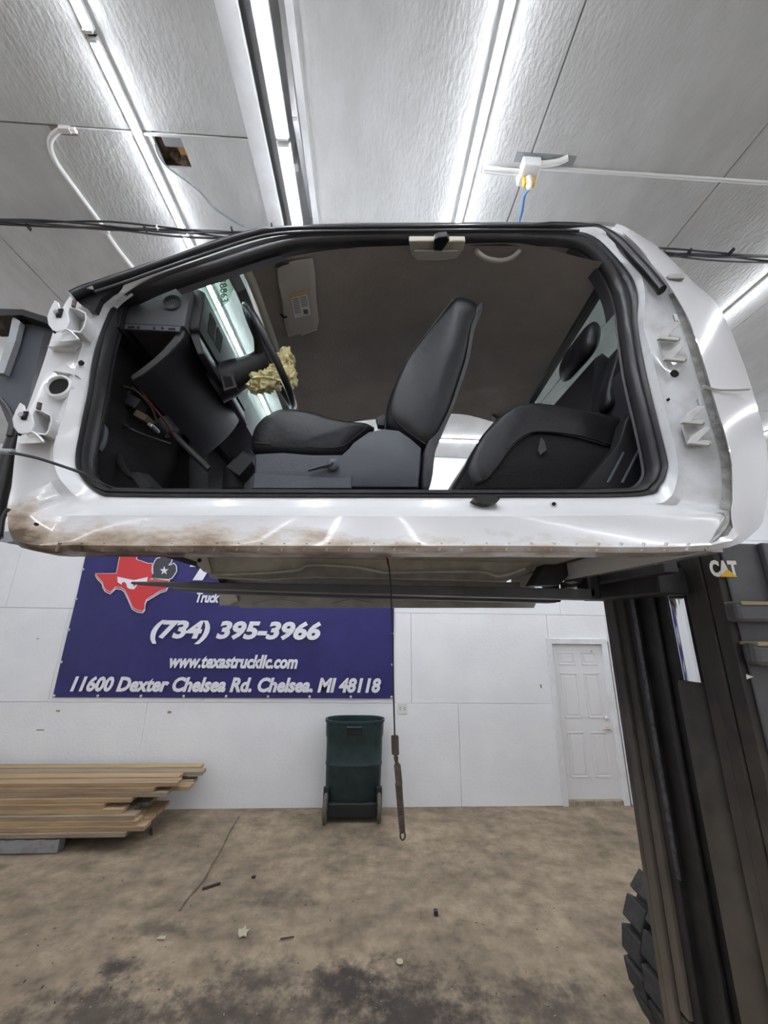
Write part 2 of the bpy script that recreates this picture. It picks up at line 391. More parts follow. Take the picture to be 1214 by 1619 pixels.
wl = MB().box((X0-.1, YF, 0), (X0, D+.1, CE+.1)).build('wall_left', 'wall_board', kind='structure', label='white painted side wall by the lumber stack')
wr = MB().box((X1, YF, 0), (X1+.1, D+.1, CE+.1)).build('wall_right', 'wall_board', kind='structure', label='white painted side wall behind the forklift')
wf = MB().box((X0-.1, YF-.1, 0), (X1+.1, YF, CE+.1)).build('wall_front', 'wall_board', kind='structure', label='white painted front wall of the workshop')

# ceiling: backing, sheets, an open slot for the truss and a cut-out
ce = MB().box((X0-.1, YF-.1, CE+.30), (X1+.1, D+.1, CE+.36)).build('ceiling', 'ceiling_board', kind='structure', label='white textured board ceiling with joints')
def sheet(x0, x1, y0, y1, hole=None):
    g = .004
    x0 += g; x1 -= g; y0 += g; y1 -= g
    m = MB()
    if hole:
        hx0, hx1, hy0, hy1 = hole
        for a, b, c, d in ((x0, hx0, y0, y1), (hx1, x1, y0, y1), (hx0, hx1, y0, hy0), (hx0, hx1, hy1, y1)):
            if b-a > .001 and d-c > .001: m.box((a, c, CE), (b, d, CE+.018))
    else: m.box((x0, y0, CE), (x1, y1, CE+.018))
    m.build('ceiling_sheet', 'ceiling_board', ce)
k = 2.62
TL, TR = -.245*k, -.150*k                # slot for the truss
yL, yR = .569*k, .590*k
h0 = PZ(236, 205, CE); h1 = PZ(304, 267, CE)
HOLE = (min(h0.x, PZ(262, 266, CE).x), h1.x, h0.y, h1.y)
sx = [X0, -1.03*k-1.22*2, -1.03*k-1.22, -1.03*k, TL]
for i in range(len(sx)-1):
    for (a, b) in ((YF, yL-2.44), (yL-2.44, yL), (yL, yL+2.44), (yL+2.44, D)):
        sheet(sx[i], sx[i+1], a, b, HOLE if (i == 3 and abs(a-yL) < .01) else None)
b0 = PZ(815, 238, CE); b1 = PZ(905, 264, CE)
sx = [TR, .343*k, .809*k, .809*k+1.22, .809*k+2.44, .809*k+3.66, X1]
for i in range(len(sx)-1):
    for (a, b) in (((YF, yR-2.44), (yR-2.44, yR), (yR, yR+2.44), (yR+2.44, D)) if i else ((YF, -.8), (-.8, 4.08), (4.08, D))):
        sheet(sx[i], sx[i+1], a, b)
MB().box((sx[0], YF, CE+.018), (X1, D, CE+.024)).build('ceiling_backing', 'seam_dark', ce)
MB().box((X0, YF, CE+.018), (HOLE[0]-.0, D, CE+.024)).box((HOLE[1], YF, CE+.018), (TL, D, CE+.024)).build('ceiling_backing', 'seam_dark', ce)
# cut-out in the ceiling: rafters and insulation showing
hx0, hx1, hy0, hy1 = HOLE
cav = thing('ceiling_opening', 'ragged square hole in the ceiling showing brown insulation and a grey box', 'opening', ((hx0+hx1)/2, (hy0+hy1)/2, CE+.02))
MB().box((hx0-.1, hy0-.1, CE+.075), (hx1+.1, hy1+.1, CE+.09)).build('insulation_back', 'insulation', cav)
MB().box((hx0-.03, hy0-.05, CE+.02), (hx0-.005, hy1+.05, CE+.15)).box((hx0, hy1+.003, CE+.02), (hx1, hy1+.03, CE+.15)).build('rafter', 'bark', cav)
MB().box((hx1-.05, hy0+.02, CE+.03), (hx1-.012, hy0+.13, CE+.075)).build('wood_block', 'orange_wood', cav)
bevel(MB().box((hx0+.04, hy0+.01, CE+.02), (hx0+.19, hy0+.09, CE+.07)).build('junction_box', 'grey_box', cav), .008)
ins = MB(); 
for q in range(7):
    c = Vector((hx0+.05+.17*random.random(), hy0+.14+.08*random.random(), CE+.045+.03*random.random())); ins.lathe([(.005, -.03), (.03, -.015), (.035, .01), (.005, .03)], c, 'Z', 7)
ins.build('insulation_lump', 'insulation', cav)

# white truss in the slot
tr = thing('roof_truss', 'white steel roof truss with zigzag webs running above the light strips', 'truss', ((TL+TR)/2, 0, CE))
xl = TL+.005
MB().box((TL-.085, YF, CE-.035), (TL+.012, D, CE+.002)).build('bottom_chord_board', 'white_paint', tr)
MB().box((TR-.032, YF, CE-.012), (TR+.004, D, CE+.022)).build('chord', 'white_paint', tr)
MB().box((TL-.02, YF, CE+.24), (TR+.02, D, CE+.29)).build('top_chord', 'white_paint', tr)
for i in range(12):
    y = -.2+i*.62; s = 1 if i % 2 else -1
    MB().obox((TR-.052, y, CE+.06), (.015, 0, 0), (0, .30, .07*s), (0, -.02, .026)).build('web', 'white_paint', tr)
for i in range(6):
    y = .62+i*1.0
    MB().box((TR-.11, y-.02, CE), (TR-.08, y+.02, CE+.26)).build('web_post', 'white_paint', tr)

# LED strips in rows along the ceiling
def strip_light(x, y0, y1, label, w=.034, z=CE, group=None, vee=False, along='Y'):
    L = thing('led_strip_light', label, 'strip light', (x, y0, z), group)
    if along == 'Y':
        bevel(MB().box((x-w*.75, y0, z-.022), (x+w*.75, y1, z-.001)).build('housing', 'white_paint', L), .003, 1)
        if vee:
            d = MB().box((x-w*.5, y0+.012, z-.030), (x+w*.5, y1-.012, z-.022))
        else:
            d = MB().loft([[(x+w*.5*math.cos(math.pi*q/6+math.pi), yy, z-.022+w*.55*math.sin(math.pi*q/6+math.pi)) for q in range(7)] for yy in (y0+.012, y1-.012)])
        d.build('diffuser', 'led', L, 60)
        for yy in (y0+.006, y1-.006):
            MB().box((x-w*.6, yy-.006, z-.042), (x+w*.6, yy+.006, z-.001)).build('end_cap', 'plug_white', L)
    else:
        bevel(MB().box((x, y0-w*.75, z-.022), (y1, y0+w*.75, z-.001)).build('housing', 'white_paint', L), .003, 1)
        MB().box((x+.012, y0-w*.5, z-.036), (y1-.012, y0+w*.5, z-.022)).build('diffuser', 'led', L)
    return L
kk = 2.60
g1, g2 = PZ(148, 56, CE-.03).y, PZ(293, 366, CE-.03).y
def row(x, js, labels, **kw):
    for i in range(len(js)-1): strip_light(x, js[i]+.008, js[i+1]-.008, labels[i], **kw)
YA, YB_ = YF+.4, D-.35
row(-.517*kk, [YA, g1, g2, YB_], ['LED strip light ending one gap before the ceiling hole', 'bright LED strip light crossing right beside the hole in the ceiling', 'LED strip light between the black cable bundle and the banner wall'])
g3 = PZ(450, 222, CE-.05).y
row(-.206*kk*.985, [YA, g3, YB_], ['wide LED strip light along the truss, on the side away from the banner wall', 'wide LED strip light along the truss, on the banner wall side'], w=.052, z=CE-.03, vee=True)
row(.217*kk, [YA, YB_], ['single long slim LED strip light between the roof truss and the outlet box'])
row(1.19*kk, [YA, YB_], ['long LED strip light on the ceiling above the forklift'])
row(-1.19*kk-1.0, [YA, YB_], ['long LED strip light on the ceiling near the wall by the lumber'])
row(5.6, [YA, YB_], ['long LED strip light on the ceiling beyond the forklift'])
strip_light(-3.6, PZ(700, 697, CE-.03).y, 5.2, 'LED strip light mounted crosswise on the ceiling near the banner wall', along='X')

# conduit with a bend, left half of the ceiling
zc = CE-.012
c1 = [PZ(x, y, zc) for x, y in ((120, 206), (100, 205), (88, 210), (80, 221), (80, 236), (87, 253), (100, 273), (155, 348), (185, 392), (230, 452), (300, 560))]
cd = thing('electrical_conduit', 'white bent conduit pipe hooking across the ceiling', 'conduit', c1[0])
MB().tube(spline(c1, 5), .014, 10).build('pipe', 'conduit_white', cd, 60)
for x, y in ((103, 204), (165, 364)):
    p = PZ(x, y, zc); MB().box((p.x-.03, p.y-.012, CE-.03), (p.x+.03, p.y+.012, CE-.0005)).build('pipe_strap', 'conduit_white', cd)
n0 = PZ(76, 198, CE); n1 = PZ(120, 208, CE)
tag(MB().box((n0.x, n0.y, CE-.002), (n1.x, n1.y+.02, CE+.001)).build('ceiling_notch', 'sill_dirty'), 'dirty cut notch in the ceiling at the top of the bent conduit', 'notch')
# moulding strip along the cross joint
a, b = PZ(122, 203, CE), PZ(240, 207, CE)
MB().box((a.x, a.y-.006, CE-.012), (TL-.09, a.y+.006, CE+.001)).build('trim_1', 'ceiling_board', kind='structure', label='thin white batten along the ceiling cross joint')
# junction box with plug and straight conduit, right half
jb = thing('ceiling_outlet_box', 'white ceiling outlet box with a yellow and white plug', 'outlet box', PZ(835, 268, CE))
q = [PZ(x, y, CE) for x, y in ((822, 247), (854, 247), (848, 281), (815, 283))]
cx = sum(p.x for p in q)/4; cyy = sum(p.y for p in q)/4
bevel(MB().box((cx-.055, cyy-.06, CE-.075), (cx+.055, cyy+.06, CE-.001)).build('box', 'plug_white', jb), .008)
MB().tube(spline([PZ(x, y, CE-.03) for x, y in ((764, 267), (785, 269), (803, 271), (820, 272))], 4), .017, 8).build('conduit_stub', 'conduit_white', jb, 60)
MB().tube(spline([PZ(x, y, CE-.02) for x, y in ((850, 260), (870, 258), (885, 255), (898, 249))], 4), .017, 8).build('conduit_stub', 'conduit_white', jb, 60)
pp = Vector((cx-.002, cyy+.01, CE-.075))
MB().lathe([(.021, 0), (.021, -.05), (.014, -.075), (.008, -.09)], pp, 'Z', 12).build('plug', 'plug_white', jb, 50)
for s in (-1, 1):
    bevel(MB().box((pp.x+s*.026-.008, pp.y-.012, CE-.135), (pp.x+s*.026+.008, pp.y+.014, CE-.08)).build('plug_clip', 'plug_yellow', jb), .004)
for (xa, ya, xb, yb, nm) in ((817, 240, 905, 262, 'cut_panel'), (762, 262, 818, 278, 'cut_panel')):
    pa, pb = PZ(xa, ya, CE), PZ(xb, yb, CE)
    MB().box((min(pa.x, pb.x), pa.y, CE-.0015), (max(pa.x, pb.x), pb.y, CE+.002)).build(nm, 'seam_dark' if xa < 0 else 'galv', jb)
MBp = [PZ(848, 267, CE-.008), PZ(960, 272, CE-.008), PZ(1080, 281, CE-.008), PZ(1214, 290, CE-.008)]
yy = MBp[1].y
tag(MB().tube([(MBp[0].x, yy, CE-.01), (X1-.1, yy, CE-.01)], .011, 8).build('ceiling_conduit', 'conduit_white', smooth=60), 'straight white conduit running from the ceiling outlet box', 'conduit')
bl = spline([pp+Vector((0, 0, -.085)), P(829, 310, pp.y+.06), P(825, 335, pp.y+.12), P(820, 352, pp.y+.16), P(812, 385, pp.y+.20), P(800, 420, pp.y+.22)], 5)
tag(MB().tube(bl, .008, 8).build('power_cord', 'cable_blue', smooth=60), 'blue power cord hanging from the ceiling outlet box', 'cord')
# bundle of black cables strung across the ceiling
zz = CE-.085
yc = .78*k
bun = thing('cable_bundle', 'bundle of black cables strapped across the ceiling', 'cables', (0, yc, zz))
for i in range(5):
    pts = []
    for j in range(33):
        x = X0+.2+(X1-X0-.4)*j/32
        pts.append((x, PZ(215, 361, zz).y*(1-max(0, min(1, (x+.5)/4)))+PZ(1130, 400, zz).y*max(0, min(1, (x+.5)/4))+.020*math.sin(j*2.1+i*1.7)*.6+(i-2)*.008, zz+.012*math.sin(j*1.3+i*2)-.006*i*.5))
    MB().tube(spline(pts, 3), .0065, 6).build('cable', 'cable_black' if i != 3 else 'wire_dark', bun, 60)
for x, y in ((45, 359), (230, 361), (250, 362), (367, 364), (430, 359), (1090, 398), (1157, 397)):
    p = PZ(x, y, zz); MB().box((p.x-.004, p.y-.02, zz-.012), (p.x+.004, p.y+.02, zz+.012)).build('cable_tie', 'cable_black' if x != 250 else 'plug_white', bun)
cc = spline([PZ(242, 212, CE+.03), PZ(248, 240, CE-.01), PZ(262, 262, CE-.012), PZ(290, 283, CE-.012), PZ(315, 303, CE-.012), PZ(340, 330, CE-.012), PZ(370, 350, CE-.02), PZ(386, 358, CE-.03)], 5)
tag(MB().tube(cc, .007, 8).build('loose_cable', 'galv', smooth=60), 'thin grey cable sagging out of the ceiling hole', 'cable')

# ------------------------------------------------------------------ door in the back wall
door = MB()
dxl, dxr = wx(873, 1030), wx(952, 1030)
dz0 = CZ+ray(890, 1266).z*D; dz1 = CZ+ray(905, 1019).z*D
yd = D+.03
door.box((dxl, yd, dz0), (dxr, yd+.045, dz1))
dob = door.build('door_1', 'door_white', kind='structure', label='white six-panel door in the back wall')
dw = dxr-dxl; dh = dz1-dz0
for (u0, u1) in ((.13, .45), (.58, .88)):
    for (v0, v1) in ((.855, .945), (.50, .80), (.13, .41)):
        x0_, x1_, z0_, z1_ = dxl+u0*dw, dxl+u1*dw, dz0+v0*dh, dz0+v1*dh
        m = MB(); t = .018
        for a, b in (((x0_, z0_), (x1_, z0_+t)), ((x0_, z1_-t), (x1_, z1_)), ((x0_, z0_), (x0_+t, z1_)), ((x1_-t, z0_), (x1_, z1_))):
            m.box((a[0], yd-.006, a[1]), (b[0], yd+.002, b[1]))
        bevel(m.build('panel_moulding', 'door_white', dob), .003, 1)
        bevel(MB().box((x0_+.04, yd-.005, z0_+.04), (x1_-.04, yd+.002, z1_-.04)).build('panel', 'door_white', dob), .004, 1)
hx = dxl+.92*dw; hz = dz0+.435*dh
hd = MB().lathe([(.028, 0), (.028, -.012), (.012, -.02), (.012, -.05)], (hx, yd, hz), 'Y', 14).build('handle', 'brass', dob, 50)
MB().tube([(hx, yd-.05, hz), (hx-.05, yd-.055, hz+.004), (hx-.10, yd-.05, hz)], .009, 8).build('lever', 'brass', hd, 60)
MB().lathe([(.026, 0), (.026, -.015), (.012, -.025)], (hx-.005, yd, dz0+.50*dh), 'Y', 14).build('deadbolt', 'door_white', dob, 50)
cs = MB().box((dxl-.075, D-.018, 0), (dxl+.0, D+.05, dz1+.085)).box((dxr, D-.018, 0), (dxr+.085, D+.05, dz1+.085)).box((dxl-.0, D-.018, dz1+.006), (dxr, D+.05, dz1+.085))
bevel(cs.build('trim_2', 'white_paint', kind='structure', label='white painted casing around the six-panel door'), .004, 1)
MB().box((dxl, D-.01, 0), (dxr, D+.06, dz0-.004)).build('trim_3', 'sill_dirty', kind='structure', label='dirty wooden sill below the six-panel door')
# small latch on the wall, outlet plate
p = P(854, 1086, D)
op = thing('wall_outlet', 'white double outlet plate on the back wall beside the trash bin', 'outlet', P(636, 1120, D))
p = P(636, 1120, D)
bevel(MB().box((p.x-.07, D-.010, p.z-.07), (p.x+.07, D-.0005, p.z+.07)).build('plate', 'conduit_white', op), .004)
for s in (-1, 1):
    for t in (-1, 1):
        MB().box((p.x+s*.03-.012, D-.0125, p.z+t*.012-.005), (p.x+s*.03+.012, D-.009, p.z+t*.012+.005)).build('socket_slot', 'seam_dark', op)

# ------------------------------------------------------------------ banner
bn = thing('vinyl_banner', 'dark blue vinyl banner with white lettering and a red state-shaped logo', 'banner', P(350, 1103, D-.03))
BL, BR = wx(85, 1101), wx(622, 1104); bz0 = CZ-.1853*D; bz1 = bz0+2.0
m = MB(); nx, nz = 60, 24
yb = D-.02
for j in range(nz+1):
    for i in range(nx+1):
        u, v = i/nx, j/nz
        w = .006*math.sin(u*9+v*7)*math.sin(v*3.1)+.010*max(0, math.sin((u*4.5-v*2.2)*2))*math.exp(-((u-.12)/.18)**2)*v
        m.v.append(Vector((BL+(BR-BL)*u, yb+.006-w-.004, bz0+(bz1-bz0)*v)))
for j in range(nz):
    for i in range(nx): a = j*(nx+1)+i; m.f.append([a, a+1, a+nx+2, a+nx+1])
m.build('banner_sheet', 'banner_blue', bn, 60)
yt = yb-.018
def bt(name, s, xl, xr, yt_, yb_, mat='print_white', shear=.22, bold=.035):
    a = P(xl, yb_, yt); b = P(xr, yb_, yt); c = P((xl+xr)/2, yt_, yt)
    z0 = (a.z+b.z)/2
    text_on(name, s, (a.x, yt, z0), (1, 0, 0), (0, 0, 1), b.x-a.x, c.z-z0, mat, bn, shear, bold, lift=0)
bt('phone_number', '(734) 395-3966', 235, 506, 981, 1019, bold=.045)
bt('web_address', 'www.texastruckllc.com', 266, 470, 1035, 1057, bold=.042)
bt('street_address', '11600 Dexter Chelsea Rd. Chelsea, MI 48118', 109, 602, 1070, 1099, bold=.045)
bt('company_name', 'Texas', 296, 480, 891, 919, bold=.05)
bt('company_line', 'Truck', 309, 346, 936, 953, bold=.04)
def px4(pts): return [P(140+x/6.07, 860+y/6.07, yt) for x, y in pts]
tex = [(330, -60), (490, -60), (470, 75), (458, 150), (520, 170), (575, 190), (612, 185), (605, 260), (620, 310), (585, 345), (775, 350), (765, 395), (745, 432), (690, 447), (620, 490), (555, 530), (540, 570), (540, 620), (520, 640), (470, 632), (425, 605), (408, 565), (385, 510), (350, 440), (320, 415), (260, 410), (240, 432), (210, 460), (165, 435), (145, 400), (138, 365), (95, 320), (70, 285), (270, 285), (312, 75)]
def grow(pts, d):
    n = len(pts); out = []; ar = sum(pts[i][0]*pts[(i+1) % n][1]-pts[(i+1) % n][0]*pts[i][1] for i in range(n)); sg = 1 if ar > 0 else -1
    for i in range(n):
        a, b, c = Vector(pts[i-1]), Vector(pts[i]), Vector(pts[(i+1) % n])
        e1 = (b-a).normalized(); e2 = (c-b).normalized(); nn = Vector((e1.y+e2.y, -e1.x-e2.x)); 
        nn = nn.normalized() if nn.length > 1e-6 else Vector((e1.y, -e1.x))
        out.append((b.x+nn.x*d*sg, b.y+nn.y*d*sg))
    return out
def flat(name, pts, lift, mat): 
    m = MB().prism([p+Vector((0, -lift, 0)) for p in px4(pts)], (0, .002, 0)); return m.build(name, mat, bn)
flat('logo_outline', grow([(x-4, y+18) for x, y in tex], 8), .000, 'print_white')
flat('logo_shadow', [(x-4, y+16) for x, y in tex], .003, 'print_darkred')
flat('logo_outline', grow(tex, 6), .0045, 'print_white')
flat('logo_state', tex, .006, 'print_red')
flat('logo_mask', [(280, 315), (440, 348), (570, 318), (562, 375), (500, 388), (470, 395), (440, 435), (400, 432), (375, 420), (365, 385), (350, 365), (325, 370), (318, 390), (282, 368)], .008, 'print_white')
flat('logo_mask_eye', [(430, 375), (445, 358), (458, 375), (450, 400), (435, 408)], .0095, 'print_red')
mit = [(600, 325), (625, 280), (622, 215), (640, 165), (660, 140), (690, 135), (690, 110), (720, 95), (770, 105), (800, 130), (795, 170), (765, 205), (790, 205), (820, 188), (840, 215), (843, 260), (825, 290), (800, 325), (770, 338)]
flat('logo_outline', grow(mit, 9), .0045, 'print_white'); flat('logo_mitten', mit, .0065, 'print_grey')
star = [(728+(44 if i % 2 == 0 else 17)*math.sin(i*math.pi/5), 257-(44 if i % 2 == 0 else 17)*math.cos(i*math.pi/5)) for i in range(10)]
flat('logo_star', star, .0085, 'print_white')
for i in range(9):
    x = BL+.03+(BR-BL-.06)*i/8; MB().lathe([(.018, 0), (.018, -.008), (.008, -.014)], (x, yt+.003, bz0+.022), 'Y', 12).build('grommet', 'grommet', bn, 50)
for i in range(1, 5):
    for x in (BL+.02, BR-.02): MB().lathe([(.018, 0), (.018, -.008), (.008, -.014)], (x, yt+.003, bz0+.02+i*.42), 'Y', 12).build('grommet', 'grommet', bn, 50)

# ------------------------------------------------------------------ trash bin
bc = fp(556, 1302); bcx, bcy = bc.x, bc.y+.17; bh = 1.06
by = bcy-.27
HB = CZ+ray(556, 1141).z*(bcy-.17)
bnn = thing('trash_bin', 'dark green wheeled trash bin standing against the back wall', 'trash bin', (bcx, bcy, 0))
def oval(z, rx, ry, dy=0, n=36, p=2.6):
    out = []
    for q in range(n):
        a = 2*math.pi*q/n; c, s = math.cos(a), math.sin(a)
        out.append(Vector((bcx+rx*abs(c)**(2/p)*(1 if c > 0 else -1), bcy+dy+ry*abs(s)**(2/p)*(1 if s > 0 else -1), z)))
    return out
RX = .5*(P(603, 1200, bcy-.1).x-P(508, 1200, bcy-.1).x)
pr = [(.04, .88, .22), (.06, .90, .235), (.52*HB, .935, .25), (.53*HB, .955, .258), (.545*HB, .955, .258), (.555*HB, .94, .25), (.80*HB, .955, .262), (.835*HB, .985, .285), (.97*HB, 1.0, .295), (.975*HB, 1.03, .305), (HB, 1.03, .305), (HB, .97, .28), (.97*HB, .95, .275), (.3*HB, .86, .22), (.10*HB, .84, .2)]
MB().loft([oval(z, RX*a, b*.575) for z, a, b in pr]).build('bin_body', 'bin_green', bnn, 40)
MB().loft([oval(z, RX*a, b*.575) for z, a, b in ((.3*HB, .855, .215), (.31*HB, .855, .215))]).build('bin_inside', 'bin_inside', bnn)
yf = bcy-.168
bevel(MB().box((bcx-.10, yf-.012, .86*HB), (bcx+.10, yf+.03, .945*HB)).build('handle_recess', 'bin_black', bnn), .01)
MB().tube([(bcx-.09, yf-.03, .945*HB), (bcx+.09, yf-.03, .945*HB)], .014, 8).build('handle_bar', 'bin_green', bnn, 60)
bevel(MB().box((bcx-RX*.80, bcy-.165, .05), (bcx+RX*.80, bcy-.1, .20)).build('axle_housing', 'bin_black', bnn), .015)
MB().tube([(bcx-RX*.9, bcy-.15, .15), (bcx+RX*.9, bcy-.15, .15)], .012, 8).build('axle', 'metal_bare', bnn, 60)
for s in (-1, 1):
    MB().lathe([(.03, -.025), (.125, -.025), (.15, -.016), (.15, .016), (.125, .025), (.03, .025)], (bcx+s*RX*.86, bcy-.15, .15), 'X', 28).build('wheel', 'wheel_rubber', bnn, 40)
    bevel(MB().box((bcx+s*RX*.86-.035, bcy-.13, .14), (bcx+s*RX*.86+.035, bcy-.09, .36)).build('wheel_bracket', 'bin_black', bnn), .01)

# ------------------------------------------------------------------ lumber stack, every board its own
pal = thing('steel_runner', 'pale grey metal runner under the stack of boards', 'runner', fp(40, 1345))
e = PZ(86, 1338, .09); fr = fp(60, 1350).y
bevel(MB().box((X0+.25, fr, .0), (e.x, fr+.10, .12)).build('runner_beam', 'galv', pal), .006)
for q in range(3): MB().box((e.x-.14-.2*q, fr-.004, .118), (e.x-.04-.2*q, fr+.10, .135)).build('runner_cleat', 'rust', pal)
bevel(MB().box((X0+.25, fr+.6, .0), (e.x-.05, fr+.70, .12)).build('back_beam', 'galv', pal), .006)
layers = 10
ends_px = [196, 226, 214, 211, 192, 162, 207, 262, 243, 280]
lname = ['lowest', 'second', 'third', 'fourth', 'fifth', 'sixth', 'seventh', 'eighth', 'ninth', 'topmost']
pos = ['outermost from the wall', 'second from outside', 'third from outside', 'closest to the wall']
fy0 = fr-.02
for L in range(layers):
    z0 = .137+L*.0405
    off = .035*L+random.uniform(-.015, .02)
    for j in range(4):
        w = .135+random.uniform(-.01, .01); y0 = fy0+off*.75+j*.155
        ex = P(ends_px[L], 1300, y0).x if j == 0 else P(ends_px[L], 1300, y0).x+random.uniform(-.12, .16)+.05*j
        # where the end really shows: at the board's own depth and height
        if j == 0: ex = ray(ends_px[L], 1330-10.5*L).x*y0
        ex = min(ex, -1.55)
        tilt = random.uniform(-.002, .002)
        th = .0375
        xs0 = X0+.15+random.uniform(0, .15)
        m = MB(); n = 7; rings = []
        for i in range(n):
            t = i/(n-1); x = xs0+(ex-xs0)*t; dz = .004*math.sin(t*5+L+j); dy = tilt*t+.001*math.sin(t*7+j*3)
            rings.append([(x, y0+dy, z0+abs(dz)*.5), (x, y0+dy+w, z0+abs(dz)*.5), (x, y0+dy+w, z0+th+abs(dz)*.5), (x, y0+dy, z0+th+abs(dz)*.5)])
        o = m.loft(rings).build('wood_plank', 'plank_%d' % random.choice((0, 0, 1, 1, 2, 3)))
        tag(o, 'brown board in the %s layer of the lumber stack, %s' % (lname[L], pos[j]), 'plank', 'boards of the lumber stack')

# ================================================================== truck cab on the forks
YC = 1.97
def gY(zr):                            # how far out the body side stands at height zr above the camera level
    t = max(0.0, min(1.12, (zr-.8)/.85)); return 1.06+.16*t**1.2
def S(x, y, off=0.0):                  # pixel on the near body side
    d = ray(x, y); Y = 1.1
    for _ in range(40): Y = gY(d.z*Y)+off
    return Vector((d.x*Y, Y, d.z*Y+CZ))
def mir(p): return Vector((p.x, 2*YC-p.y, p.z))
A_ = [(125, 748), (121, 720), (128, 680), (140, 622), (146, 578), (154, 545), (166, 512), (180, 485), (205, 463), (250, 437), (330, 408), (390, 388), (433, 377), (475, 372), (560, 369), (700, 367), (840, 366), (905, 367), (938, 375), (968, 402), (998, 438), (1008, 470), (1007, 510), (1017, 575), (1036, 656), (1053, 724), (1053, 745), (1043, 768), (1010, 785), (800, 787), (600, 787), (400, 787), (200, 786), (155, 780)]
I_ = [(146, 757), (140, 730), (146, 690), (159, 625), (166, 585), (174, 545), (184, 512), (197, 483), (225, 466), (272, 446), (350, 420), (404, 402), (443, 391), (482, 384), (560, 380), (700, 378), (840, 379), (905, 383), (935, 397), (957, 422), (973, 455), (981, 487), (984, 515), (995, 588), (1015, 673), (1027, 730), (1026, 752), (1010, 767), (975, 772), (800, 774), (600, 774), (400, 773), (200, 771), (163, 767)]
B_ = [(100, 764), (86, 735), (86, 700), (105, 640), (118, 585), (130, 545), (140, 510), (155, 485), (180, 462), (222, 438), (300, 410), (375, 385), (425, 370), (470, 366), (560, 364), (700, 362), (840, 361), (920, 362), (952, 369), (985, 398), (1012, 432), (1020, 470), (1017, 512), (1035, 580), (1055, 660), (1070, 720), (1070, 760), (1055, 790), (1012, 797), (800, 798), (600, 798), (400, 798), (200, 797), (135, 792)]
C_ = [(30, 800), (40, 765), (50, 690), (70, 628), (85, 578), (98, 530), (108, 505), (125, 475), (150, 460), (190, 444), (285, 409), (362, 385), (417, 368), (465, 363), (560, 359), (700, 357.5), (840, 357), (923, 358), (965, 362), (1005, 388), (1036, 425), (1062, 465), (1085, 510), (1105, 570), (1125, 640), (1148, 715), (1153, 770), (1151, 803), (1146, 813), (800, 816), (600, 816), (400, 815), (150, 815), (50, 815)]
O_ = [(13, 818), (18, 780), (28, 694), (52, 626), (70, 575), (86, 525), (95, 500), (112, 470), (132, 462), (165, 449), (270, 410), (350, 384), (410, 366), (460, 360), (560, 357), (700, 355.5), (840, 355), (925, 354), (975, 356), (1020, 376), (1060, 408), (1096, 446), (1135, 483), (1168, 555), (1194, 632), (1213, 715), (1211, 800), (1192, 842), (1114, 871), (800, 873), (600, 873), (400, 873), (150, 872), (34, 866)]
D_ = []
for i, (c, o) in enumerate(zip(C_, O_)):
    if i in range(19, 28): D_.append((c[0]+(o[0]-c[0])*.10, c[1]+(o[1]-c[1])*.10))
    elif i >= 28: D_.append((c[0]+(o[0]-c[0])*.7, 855 if i < 33 else 850))
    else: D_.append(((c[0]+o[0])/2, (c[1]+o[1])/2))
def reg(i): return 'L' if i <= 7 else 'T' if i <= 18 else 'R' if i <= 27 else 'B'
OFF = {'A': dict(L=.075, T=.008, R=.075, B=.075), 'B': dict(L=.032, T=.004, R=.04, B=.055), 'M': dict(L=.058, T=.003, R=.058, B=.05), 'C': dict(L=.058, T=.002, R=.045, B=.0),
       'D': dict(L=.062, T=.0, R=.0, B=-.004), 'O': dict(L=.08, T=.0, R=.045, B=.004), 'I': dict(L=.10, T=.016, R=.10, B=.10)}
OV = {('M', 33): .05, ('M', 0): .055, ('M', 28): .05, ('M', 7): .04, ('B', 7): .03, ('M', 8): .03, ('C', 33): .022, ('C', 0): .036, ('D', 33): .012, ('D', 0): .04, ('O', 33): .03, ('O', 0): .06, ('C', 28): .012, ('D', 28): .004, ('C', 27): .03, ('A', 8): .04, ('A', 9): .02, ('A', 18): .02, ('A', 19): .045, ('I', 8): .06, ('I', 9): .03, ('I', 18): .03, ('I', 19): .06, ('B', 8): .025, ('B', 19): .03, ('C', 8): .03, ('C', 19): .03}
def loop(pts, key): return [S(x, y, OV.get((key, i), OFF[key][reg(i)])) for i, (x, y) in enumerate(pts)]
KS = 4
LA, LB, LC, LD, LO, LI = loop(A_, 'A'), loop(B_, 'B'), loop(C_, 'C'), loop(D_, 'D'), loop(O_, 'O'), loop(I_, 'I')
LE = [p+Vector((0, .09, .0 if reg(i) != 'T' else .05)) if i not in (7, 8, 9, 10, 11) else p+Vector((0, .025, .03)) for i, p in enumerate(LO)]
M_ = [(b[0]+(c[0]-b[0])*.2, b[1]+(c[1]-b[1])*.2) for b, c in zip(B_, C_)]
LM = loop(M_, 'M')
sA, sB, sC, sD, sO, sI, sE, sM = [spline(q, KS, True) for q in (LA, LB, LC, LD, LO, LI, LE, LM)]
N = len(sA)
cab = thing('truck_cab', 'stripped white pickup truck cab with doors removed, carried on the forklift forks', 'truck cab', (0.1, YC, CZ+.17))
def mid(a, b, t): return [p.lerp(q, t) for p, q in zip(a, b)]
sAi = [p+Vector((0, .015, 0)) for p in sA]
rings = [sAi, sA, mid(sA, sB, .5), sB, sM, sC, sD, mid(sD, sO, .5), sO, sE]
